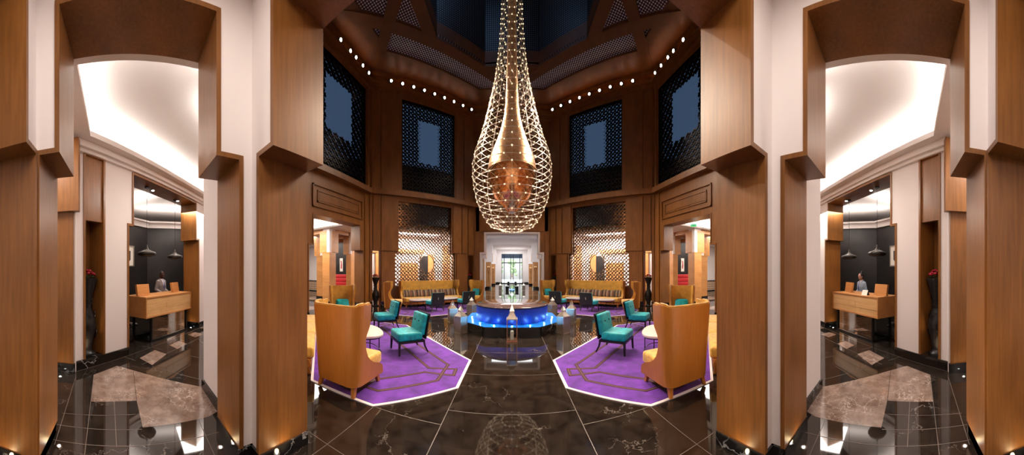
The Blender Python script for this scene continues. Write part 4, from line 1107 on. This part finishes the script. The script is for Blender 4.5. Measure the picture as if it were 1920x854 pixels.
for s in (-1, 1): dup(L1, (s*1.05, 22.0, 0), 90, 'small looking silver lantern beside the %s corridor plinth' % SIDE[s], 'lanterns in the corridor')

# ------------------------------------------------------------------ urns with red flowers
def urn(h=1.42):
    t = thing('urn', '', 'urn')
    pr = [(0, 0), (.15, 0), (.155, .03), (.11, .06), (.095, .12), (.12, .30), (.175, .52), (.165, .62), (.10, .80), (.075, .90), (.085, 1.05), (.15, 1.28), (.185, 1.38), (.19, 1.42), (.165, 1.42), (.15, 1.38), (0, 1.36)]
    MB().lathe([(r, z*h/1.42) for r, z in pr], 28).build('body', 'stone', t, True, angle=50)
    k = MB()
    for q in range(3):
        a = q*2*pi/3
        for (z, r, sz) in ((.95, .085, .09), (.42, .165, .11), (.70, .14, .10)):
            pts = []
            for i in range(24):
                g_ = 2*pi*i/24; rr = sz*(.45+.55*abs(cos(2*g_))); u_, w_ = rr*cos(g_), rr*sin(g_)
                aa = a+u_/r*.9; pts.append(((r+.008)*cos(aa), (r+.008)*sin(aa), z+w_))
            k.tube(pts, .008, 4, closed=True)
    k.build('carved_flowers', 'stone', t)
    return t
def bouquet():
    t = thing('flower_bunch', '', 'flowers')
    random.seed(3)
    for i in range(16):
        a = i*2.4; r = .13*sqrt((i+.5)/16)*1.15; z = .05+.10*(1-(r/.15)**2)+random.uniform(-.01, .02)
        b = MB(); x, y = r*cos(a), r*sin(a)
        b.sphere(x, y, z, .030, 8, 6, (1, 1, .8))
        for p_ in range(5):
            g_ = p_*2*pi/5; b.sphere(x+.022*cos(g_), y+.022*sin(g_), z-.004, .019, 6, 5, (1, 1, .8))
        b.build('bloom', 'red', t, True)
    k = MB()
    for i in range(16):
        a = i*2.4; r = .13*sqrt((i+.5)/16)*1.15; k.tube([(r*.4*cos(a), r*.4*sin(a), -.08), (r*cos(a), r*sin(a), .08)], .004, 4)
    for i in range(14): a = i*1.1; k.sphere(.12*cos(a), .12*sin(a), .03, .028, 6, 4, (1, .5, .5))
    k.build('stems', 'green', t)
    return t
U, Bq = urn(), bouquet(); first = True
for s in (-1, 1):
    Tl = lobT(s); Td = frame(-6.5, 9.83, 45, -s)
    for (p, z, lab) in ((Tl(2.675, .22, 0), .16, 'the white lobby niche nearest the picture edge, %s'), (Tl(7.27, .22, 0), .16, 'the narrow niche beyond the reception desk, %s'),
                        (Td(.36, .2, 0), 0, 'the narrow opening beside the %s gallery portal'), (Td(5.81, .19, 0), 0, 'the niche between the far sofa and the corridor, %s')):
        lab = lab % SIDE[s]
        if first: place(U, (p[0], p[1], z), 90, 'tall black hourglass urn in '+lab, 'black urns'); place(Bq, (p[0], p[1], z+1.42), 90, 'red flowers in the urn in '+lab, 'red flower bunches'); first = False
        else: dup(U, (p[0], p[1], z), 90+s*37, 'tall black hourglass urn in '+lab, 'black urns'); dup(Bq, (p[0], p[1], z+1.42), 90, 'red flowers in the urn in '+lab, 'red flower bunches')
        if z > 0: spot('niche_uplight_beam', (Tl(2.55 if 'edge' in lab else 7.15, .1, .2)), (0, 0, 1), 12, 90, (1, .72, .4))

# ------------------------------------------------------------------ chandelier
CX, CYY = 0.0, 7.75
def cz(y): return 1.7+(510-y)/458.4*CYY
BASK = [(434, 13), (430, 34), (421, 45), (403, 56), (386, 64), (363, 70.5), (337, 74.5), (311, 74.5), (291, 70.5), (268, 62), (242, 54), (219, 47.5), (193, 42), (180, 38.7), (160, 34), (146, 31.6), (112, 26.7), (84, 23.5), (42, 21), (14, 19.7), (-30, 18.5), (-90, 17), (-190, 15.5)]
BT = sorted([(cz(y), CYY*sin(radians(w/8))) for y, w in BASK])
COP = [(399, 8), (389.5, 15.6), (380, 25), (370, 33.6), (356.7, 39.5), (337, 45), (322, 46), (304, 43), (284.6, 36.5), (265, 28.4), (242, 20.5), (219, 15), (193, 12), (160, 10.7), (112, 9.4), (50, 8.3), (-50, 8), (-190, 8)]
CT = sorted([(cz(y), CYY*sin(radians(w/8))) for y, w in COP])
t = thing('chandelier', 'giant teardrop chandelier of beaded wire rings round a copper core', 'chandelier', (CX, CYY, 0), 90)
zt_, n_ = BT[-1][0], 0
low = [(r, z) for z, r in CT if z < cz(323)]; up = [(r, z) for z, r in CT if z >= cz(323)]
MB().lathe([(0, low[0][1])]+low+[up[0]], 40).build('lower_bowl', 'copper_dark', t, True)
MB().lathe(up+[(0, up[-1][1])], 40).build('copper_core', 'copper', t, True)
MB().lathe([(0, cz(401)), (.10, cz(399)), (.21, cz(393)), (.25, cz(388)), (.22, cz(384)), (0, cz(382))], 28).build('crystal_base', 'crystal', t, True, angle=30)
rings = []; z = BT[0][0]+.02
while z < zt_-.05:
    rings.append((lerp(BT, z), z)); z += .135 if z < 3.2 else (.20 if z < 6.5 else .235)
NB = 18; bulbs = []; net = MB()
for j, (r, z) in enumerate(rings):
    m = 36 if r > .5 else 24
    MB().tube([(r*cos(2*pi*i/m), r*sin(2*pi*i/m), z) for i in range(m)], 0.0088 if z < 6 else .0075, 4, closed=True).build('hoop', 'wire', t, True)
    nb = NB if r > .45 else (14 if r > .3 else 12)
    for i in range(nb):
        a = 2*pi*(i+.5*(j % 2))/nb; bulbs.append((r*cos(a), r*sin(a), z, j))
    if j+1 < len(rings):
        r2, z2 = rings[j+1]
        for i in range(nb):
            a = 2*pi*(i+.5*(j % 2))/nb
            for sg in ((-1, 1) if nb > 12 or i % 2 else (1,)):
                b = a+sg*pi/nb; net.tube([(r*cos(a), r*sin(a), z), (r2*cos(b), r2*sin(b), z2)], .0024, 3, caps=False)
net.build('wire_net', 'wire', t)
k = MB()
for i in range(8):
    a = 2*pi*i/8; k.tube([(lerp(BT, z_)*.985*cos(a), lerp(BT, z_)*.985*sin(a), z_) for _, z_ in rings[::2]], .007, 4)
k.build('upright_wires', 'wire', t)
k = MB(); k.tube([(0, 0, cz(390)), (0, 0, BT[0][0])], .006, 4); k.tube([(-.6, 0, cz(330)), (0, 0, BT[0][0])], .004, 4); k.tube([(.6, 0, cz(330)), (0, 0, BT[0][0])], .004, 4); k.build('centre_wires', 'wire', t)
bulbs.sort(key=lambda b: hypot(b[0], b[1]+CYY)+.9*abs(b[2]-2.2)); me_b = None; rest = MB()
for i, (x, y, z, j) in enumerate(bulbs):
    if i < 100:
        if me_b is None:
            o = MB().sphere(0, 0, 0, .022, 8, 6).build('bulb', 'bulb', t, True); me_b = o.data
        else:
            o = bpy.data.objects.new('bulb', me_b); COL.objects.link(o); o.parent = t
        o.location = (x, y, z)
    else: rest.sphere(x, y, z, .019, 6, 4)
tag(rest.build('bulb_string', 'bulb', t, True), kind='stuff')
k = MB(); k.cyl(0, 0, zt_-.1, 16.45, .16, n=24); k.build('ceiling_stem', 'copper_dark', t, True, angle=40)

# ------------------------------------------------------------------ reception desks
def desk(s):
    T = lobT(s); x, y, _ = T(5.33, .527, 0); fc = mface(45, s); q = 1 if s < 0 else -1
    sd = SIDE[s]
    t = thing('reception_desk', 'long oak reception desk with pale drawer front on a black frame, %s lobby' % sd, 'desk', (x, y, 0), fc, 'reception desks')
    k = MB(); k.box(-1.03, 1.03, -.35, .33, .60, 1.10); k.box(-1.03, 1.03, .33, .36, 1.07, 1.10); k.box(-1.03, 1.03, .33, .36, .60, .63); k.box(-1.03, -1.0, .33, .36, .63, 1.07); k.box(1.0, 1.03, .33, .36, .63, 1.07)
    k.build('body', 'oak', t)
    for r_ in range(3):
        xs = [-.995, -.30+.2*r_, .45-.25*r_, .995]
        k = MB()
        for a, b in zip(xs, xs[1:]): k.box(a+.002, b-.002, .33, .338+.004*((r_+len(xs)) % 2)+random.uniform(0, .004), .633+r_*.146, .775+r_*.146)
        k.build('front_board', 'oak_pale', t)
    for sx in (-.80, .80):
        for sy in (-.25, .32): MB().box(sx-.025, sx+.025, sy-.025, sy+.025, 0, .60).build('leg', 'black_metal', t)
    k = MB(); k.box(-.8, .8, .30, .34, 0, .045); k.box(-.8, .8, -.27, -.23, 0, .045); k.box(-.82, -.78, -.25, .32, 0, .045); k.box(.78, .82, -.25, .32, 0, .045); k.build('floor_rail', 'black_metal', t)
    k = MB(); k.box(-.775, .775, .305, .313, .045, .60); k.build('glass_panel', 'half_mirror', t)
    MB().box(-.803, -.797, -.22, .29, .045, .60).build('side_glass', 'glass', t); MB().box(.797, .803, -.22, .29, .045, .60).build('side_glass', 'glass', t)
    fr = Vector((cos(radians(fc)), sin(radians(fc)))); sx = Vector((fr.y, -fr.x))*q     # +sx towards the crossing
    def at(u, f_): return (x+sx.x*(5.33-u)+fr.x*f_, y+sx.y*(5.33-u)+fr.y*f_)
    for i, u in enumerate((4.56, 5.98)):
        px_, py_ = at(u, .02)
        m = thing('monitor_stand', 'oak backed computer screen at the %s end of the %s reception desk' % (('nearer', 'farther')[i], sd), 'monitor', (px_, py_, 1.10), fc+q*(8 if i else -4), 'oak backed screens')
        R = Matrix.Rotation(radians(9), 4, 'X'); TR = lambda a, b, c_: tuple(R @ Vector((a, b, c_)))
        k = MB(TR); k.box(-.21, .21, -.01, .05, .005, .285); k.build('housing', 'oak', m)
        k = MB(TR); k.box(-.195, .195, -.016, -.01, .03, .27); k.build('screen', 'ink', m)
        MB().box(-.16, .16, -.10, .05, 0, .012).build('foot', 'oak', m)
    if s > 0:
        px_, py_ = at(4.95, .22)
        c_ = thing('tent_card', 'small cream tent card on the right reception desk', 'card', (px_, py_, 1.10), fc+5)
        MB().add([(-.10, .05, 0), (.10, .05, 0), (.10, 0, .13), (-.10, 0, .13), (-.10, .047, 0), (.10, .047, 0), (.10, -.003, .13), (-.10, -.003, .13)], [(0, 1, 2, 3), (4, 7, 6, 5), (0, 4, 5, 1), (2, 6, 7, 3), (0, 3, 7, 4), (1, 5, 6, 2)]).build('front_leaf', 'paper', c_)
        MB().add([(-.10, -.05, 0), (.10, -.05, 0), (.10, 0, .13), (-.10, 0, .13), (-.10, -.053, 0), (.10, -.053, 0), (.10, -.003, .13), (-.10, -.003, .13)], [(0, 3, 2, 1), (4, 5, 6, 7), (0, 1, 5, 4), (2, 3, 7, 6), (0, 4, 7, 3), (1, 2, 6, 5)]).build('back_leaf', 'ink', c_)
        px_, py_ = at(4.45, -1.0)
        c_ = thing('drawer_cabinet', 'low beige three drawer cabinet behind the right reception desk', 'cabinet', (px_, py_, 0), fc)
        MB().rbox(-.22, .22, -.28, .26, .02, .58, .008, 1).build('body', 'steel_grey', c_)
        for i in range(3):
            dd = MB().box(-.205, .205, .26, .275, .04+i*.18, .205+i*.18).build('drawer', 'steel_grey', c_); MB().box(-.06, .06, .275, .285, .13+i*.18, .15+i*.18).build('handle', 'ink', dd)
    px_, py_ = at(5.45, -1.35)
    c_ = thing('swivel_chair', 'pale based swivel chair seen under the %s reception desk' % sd, 'chair', (px_, py_, 0), fc+200, 'swivel chairs behind the desks')
    for i in range(5):
        a = i*2*pi/5+.3; MB().tube([(0, 0, .10), (.27*cos(a), .27*sin(a), .05)], [.025, .016], 6).build('foot', 'silver', c_); MB().sphere(.27*cos(a), .27*sin(a), .026, .024, 8, 6).build('castor', 'black', c_)
    MB().cyl(0, 0, .08, .45, .022, n=10).build('column', 'silver', c_)
    MB().rbox(-.24, .24, -.23, .23, .43, .50, .03).build('seat', 'black', c_, True); MB().rbox(-.22, .22, -.26, -.21, .60, .98, .022).build('backrest', 'black', c_, True)
    MB().box(-.03, .03, -.26, -.22, .44, .65).build('back_bar', 'black', c_)
    # pendants
    for i, (u, v, zb) in enumerate(((4.43, .26, 2.07), (5.73, .33, 2.06))):
        X, Y, _ = T(u, v, 0)
        l = thing('pendant_lamp', 'dark flat onion shaped pendant over the %s desk, the %s one' % (sd, ('nearer', 'farther')[i]), 'lamp', (X, Y, zb), 90, 'dark pendants over the desks')
        MB().lathe([(0, .02), (.14, .0), (.205, .025), (.225, .06), (.205, .095), (.12, .125), (.055, .155), (.030, .20), (.014, .27), (0, .28)], 32).build('shade', 'pendant', l, True)
        MB().cyl(0, 0, .26, 3.70-zb, .005, n=6).build('cable', 'black', l); MB().cyl(0, 0, 3.70-zb, 3.735-zb, .055, n=16).build('canopy', 'black', l)
    # framed print on the dark diagonal wall
    X, Y = (s*8.345, -.01); p_ = thing('framed_print', 'square framed dark motif on the dark wall of the %s desk room' % sd, 'picture', (X, Y, 2.24), mface(45, s), 'prints in the desk rooms')
    k = MB(); frame_bars(k, -.31, .31, -.36, .36, -.02, .02, .035); k.build('frame', 'silver', p_); MB().box(-.28, .28, -.018, -.004, -.33, .33).build('mat_board', 'paper', p_)
    k = MB(); k.prism_uz([(-.14, .18), (-.14, -.12), (-.06, -.2), (.06, -.2), (.14, -.12), (.14, .18), (.05, .18), (.05, -.05), (0, -.1), (-.05, -.05), (-.05, .18)], -.006, .002); k.build('print', 'ink', p_)
for s in (-1, 1): desk(s)

# ------------------------------------------------------------------ uplights at the piers
def uplight(x, y, label, d=(0, 0, 1), e=9):
    t = thing('floor_uplight', label, 'uplight', (x, y, 0), 90, 'small floor uplights')
    MB().cyl(0, 0, 0, .008, .030, n=16).build('rim', 'silver', t); MB().cyl(0, 0, .006, .011, .015, n=12).build('lens', 'led', t)
    spot('floor_uplight_beam', (x, y, .03), d, e*.25, 120, (1.0, .72, .36), .02, 1.0)
for s in (-1, 1):
    sd = SIDE[s]
    uplight(s*1.71, 1.30, 'tiny floor uplight at the inner face of the %s front pier' % sd, (s*.12, .05, 1), 14)
    uplight(s*2.19, .87, 'tiny floor uplight at the lobby face of the %s front pier' % sd, (0, .14, 1), 12)
    uplight(s*2.28, -.66, 'tiny floor uplight at the %s back pier' % sd, (0, -.14, 1), 12)
    uplight(s*1.80, -1.02, 'tiny floor uplight inside the %s back opening' % sd, (s*.12, 0, 1), 12)
    uplight(s*3.80, -1.08, 'tiny floor uplight below the stepped veneer pier at the %s lobby end' % sd, (s*.14, 0, 1), 12)
    X, Y, _ = lobT(s)(6.40, .2, 0); uplight(X, Y, 'tiny floor uplight at the far jamb of the %s desk portal' % sd, (0, .05, 1), 12)

# ------------------------------------------------------------------ people behind the desks
def person(s, loc, face, label, man=True):
    t = thing('person', label, 'person', loc, face)
    skin = 'skin_dark' if man else 'skin'; K = 1.0 if man else .965
    Tk = lambda x, y, z: (x*K, y*K, z*K)
    def cap(k, a, b, r0, r1):
        a, b = Vector(a), Vector(b); k.tube([a, b], [r0, r1], 10); k.sphere(*a, r0, 10, 6); k.sphere(*b, r1, 10, 6)
    sw = 1.0 if man else .88
    head = (0, .028 if man else .040, 1.600)
    b = MB(Tk)
    b.loft([(.80, 0, 0, .12, .09), (.90, 0, 0, .165*sw, .11), (1.06, 0, 0, .135*sw, .095), (1.25, 0, .005, .16*sw, .11), (1.38, 0, 0, .165*sw, .09), (1.43, 0, 0, .10, .07), (1.47, 0, .0, .055, .055)], 18)
    cap(b, (0, -.005, 1.40), (0, .012, 1.54), .058 if man else .048, .050 if man else .042)
    b.loft([(1.40, 0, -.005, .15*sw, .06), (1.45, 0, -.005, .085*sw, .052), (1.50, 0, 0, .05, .046)], 14)
    b.sphere(head[0], head[1], head[2]+.01, .1, 16, 12, (.76, .92, 1.08)); b.sphere(head[0], head[1]+.025, head[2]-.055, .058, 12, 8, (.95, 1.0, .95))
    b.tube([(0, head[1]+.086, head[2]+.022), (0, head[1]+.098, head[2]-.008), (0, head[1]+.106, head[2]-.024), (0, head[1]+.088, head[2]-.032)], [.007, .010, .0125, .008] if man else [.005, .0065, .0085, .006], 8)
    b.sphere(0, head[1]+.066, head[2]-.088+(0 if man else .010), .024 if man else .018, 10, 6)
    for q in (-1, 1): b.sphere(q*.078, head[1]-.01, head[2]-.005, .022, 8, 6, (.4, .8, 1.3))
    hands = {}
    for q in (-1, 1):
        sh, el, wr = (q*.170*sw, 0, 1.385), (q*.222*sw, -.03, 1.12), (q*.15, .20, 1.02)
        cap(b, sh, el, .040, .036); cap(b, el, wr, .038, .026)
        cap(b, (q*.09, 0, .86), (q*.09, .01, .48), .085, .056); cap(b, (q*.09, .01, .48), (q*.09, -.02, .09), .052, .036); cap(b, (q*.09, -.03, .05), (q*.10, .15, .03), .036, .028)
        d = (Vector(wr)-Vector(el)).normalized(); side = Vector((q, 0, 0)); w0 = Vector(wr); pc = w0+d*.05
        cap(b, w0, w0+d*.07+side*.0, .024, .026); cap(b, w0+d*.03+side*.02, w0+d*.08+side*.022, .016, .016); cap(b, w0+d*.03-side*.02, w0+d*.08-side*.022, .016, .016)
        for i, ln in enumerate((.060, .070, .066, .052)):
            p0 = w0+d*.085+side*(-.030+.020*i); p1 = p0+d*ln*.55+Vector((0, 0, -.006)); p2 = p1+d*ln*.40+Vector((0, 0, -.022))
            cap(b, p0, p1, .0088, .0082); cap(b, p1, p2, .0082, .0072)
        p0 = w0+d*.02-side*.030; cap(b, p0, p0+d*.035-side*.022, .011, .0095); cap(b, p0+d*.035-side*.022, p0+d*.065-side*.018, .0095, .008)
    body = b.build('body', skin, t, True)
    md = body.modifiers.new('remesh', 'REMESH'); md.mode = 'VOXEL'; md.voxel_size = .0065; md.use_smooth_shade = True
    sm = body.modifiers.new('smooth', 'SMOOTH'); sm.factor = .5; sm.iterations = 2
    # clothes
    j = MB(Tk)
    j.loft([(.78, 0, 0, .185*sw, .135), (.92, 0, 0, .185*sw, .13), (1.06, 0, 0, (.155 if man else .135)*sw, .112), (1.25, 0, .008, .182*sw, .128 if man else .135), (1.38, 0, 0, .178*sw, .105), (1.43, 0, -.004, .125*sw, .084), (1.465, 0, -.006, .078, .066)], 22)
    for q in (-1, 1):
        cap(j, (q*.166*sw, 0, 1.382), (q*.224*sw, -.03, 1.12), .060 if man else .055, .050); cap(j, (q*.226*sw, -.03, 1.12), (q*.158, .165, 1.035), .050, .037)
    jo = j.build('jacket', 'suit' if man else 'blouse', t, True); md = jo.modifiers.new('remesh', 'REMESH'); md.mode = 'VOXEL'; md.voxel_size = .009; md.use_smooth_shade = True
    sm = jo.modifiers.new('smooth', 'SMOOTH'); sm.factor = .5; sm.iterations = 4
    tr = MB(Tk); tr.loft([(.76, 0, 0, .17*sw, .12), (.95, 0, 0, .172*sw, .118)], 18)
    for q in (-1, 1): cap(tr, (q*.085, 0, .84), (q*.09, .01, .48), .10, .07); cap(tr, (q*.09, .01, .48), (q*.09, -.015, .10), .068, .055)
    to = tr.build('trousers', 'trouser', t, True); md = to.modifiers.new('remesh', 'REMESH'); md.mode = 'VOXEL'; md.voxel_size = .012; md.use_smooth_shade = True
    for q in (-1, 1):
        k = MB(Tk); k.rbox(q*.095-.045, q*.095+.045, -.09, .19, 0, .09, .035, 3); k.build('shoe', 'black', t, True)
    # shirt front, collar, tie
    RX = [(1.06, .155*sw), (1.25, .182*sw), (1.38, .178*sw), (1.43, .125*sw), (1.465, .078)]
    RY = [(1.06, .112), (1.25, .136 if man else .143), (1.38, .105), (1.43, .080), (1.465, .060)]
    def sheet(z0_, z1_, xl, xr, off, rows=10, cols=5):   # thin cloth lying on the chest
        vs = []; fs = []
        for lay in (0, .004):
            for a in range(rows+1):
                z = z0_+(z1_-z0_)*a/rows; x0_, x1_ = xl(z), xr(z)
                for c_ in range(cols+1):
                    x = x0_+(x1_-x0_)*c_/cols; vs.append((x, lerp(RY, z)*sqrt(max(.05, 1-(x/lerp(RX, z))**2))+off+lay, z))
        n1 = (rows+1)*(cols+1); w_ = cols+1
        for a in range(rows):
            for c_ in range(cols):
                g_ = a*w_+c_; fs.append([g_, g_+1, g_+w_+1, g_+w_]); fs.append([n1+g_, n1+g_+w_, n1+g_+w_+1, n1+g_+1])
            for g_, d_ in ((a*w_, w_), (a*w_+cols, w_)): fs.append([g_, g_+d_, n1+g_+d_, n1+g_])
        for c_ in range(cols):
            for a in (0, rows): g_ = a*w_+c_; fs.append([g_, g_+1, n1+g_+1, n1+g_])
        return vs, fs
    V = lambda z: .004+.062*max(0, (z-1.13)/.32)
    k = MB(Tk); k.add(*sheet(1.13, 1.462, lambda z: -V(z), V, .000)); k.build('shirt', 'shirt', t, True)
    tw = lambda z: lerp([(1.14, .006), (1.175, .025), (1.40, .014), (1.42, .013), (1.455, .021)], z)
    k = MB(Tk); k.add(*sheet(1.14, 1.455, lambda z: -tw(z), tw, .005)); k.build('tie' if man else 'neck_scarf', 'tie', t, True)
    for q in (-1, 1):
        lw = lambda z: lerp([(1.12, .004), (1.33, .045), (1.345, .028), (1.36, .040), (1.46, .016)], z)
        k = MB(Tk); k.add(*sheet(1.12, 1.462, lambda z: q*V(z), lambda z: q*(V(z)+lw(z)), .002)); k.build('lapel', 'suit' if man else 'blouse', t)
        k = MB(Tk); k.tube([(q*.05, -.03, 1.475), (q*.055, .03, 1.465), (q*.022, .075, 1.445)], [.012, .012, .007], 6); k.build('collar', 'shirt', t, True)
        e = MB(Tk).sphere(q*.028, head[1]+.0785, head[2]+.010, .0095, 10, 6, (1.25, 1, .75)).build('eye', 'eye', t, True)
        MB(Tk).sphere(q*.028, head[1]+.0855, head[2]+.010, .0042, 6, 4).build('iris', 'ink', e)
        MB(Tk).tube([(q*.013, head[1]+.090, head[2]+.027), (q*.028, head[1]+.088, head[2]+.031), (q*.044, head[1]+.075, head[2]+.026)], .0032, 4).build('eyebrow', 'hair', t)
    MB(Tk).tube([(-.020, head[1]+.074, head[2]-.056), (0, head[1]+.0835, head[2]-.054), (.020, head[1]+.074, head[2]-.056)], [.003, .0055, .003], 5).build('mouth', 'lip', t)
    h = MB(Tk)
    if man: h.sphere(0, head[1]-.014, head[2]+.032, .1, 18, 12, (.80, .93, .96)); 
    else: h.sphere(0, head[1]-.020, head[2]+.028, .1, 18, 12, (.86, .98, 1.06)); h.sphere(0, head[1]-.07, head[2]-.03, .07, 12, 8, (.9, .7, 1)); h.sphere(0, head[1]-.055, head[2]+.145, .048, 12, 8, (1, 1, .9))
    ho = h.build('hair', 'hair', t, True); md = ho.modifiers.new('remesh', 'REMESH'); md.mode = 'VOXEL'; md.voxel_size = .006; md.use_smooth_shade = True
    return t
person(-1, (-7.93, 1.08, 0), 42, 'man in a grey suit and blue tie standing behind the left desk')
person(1, (7.90, 1.12, 0), 140, 'woman in a pale blue jacket with a hair bun behind the right desk', man=False)
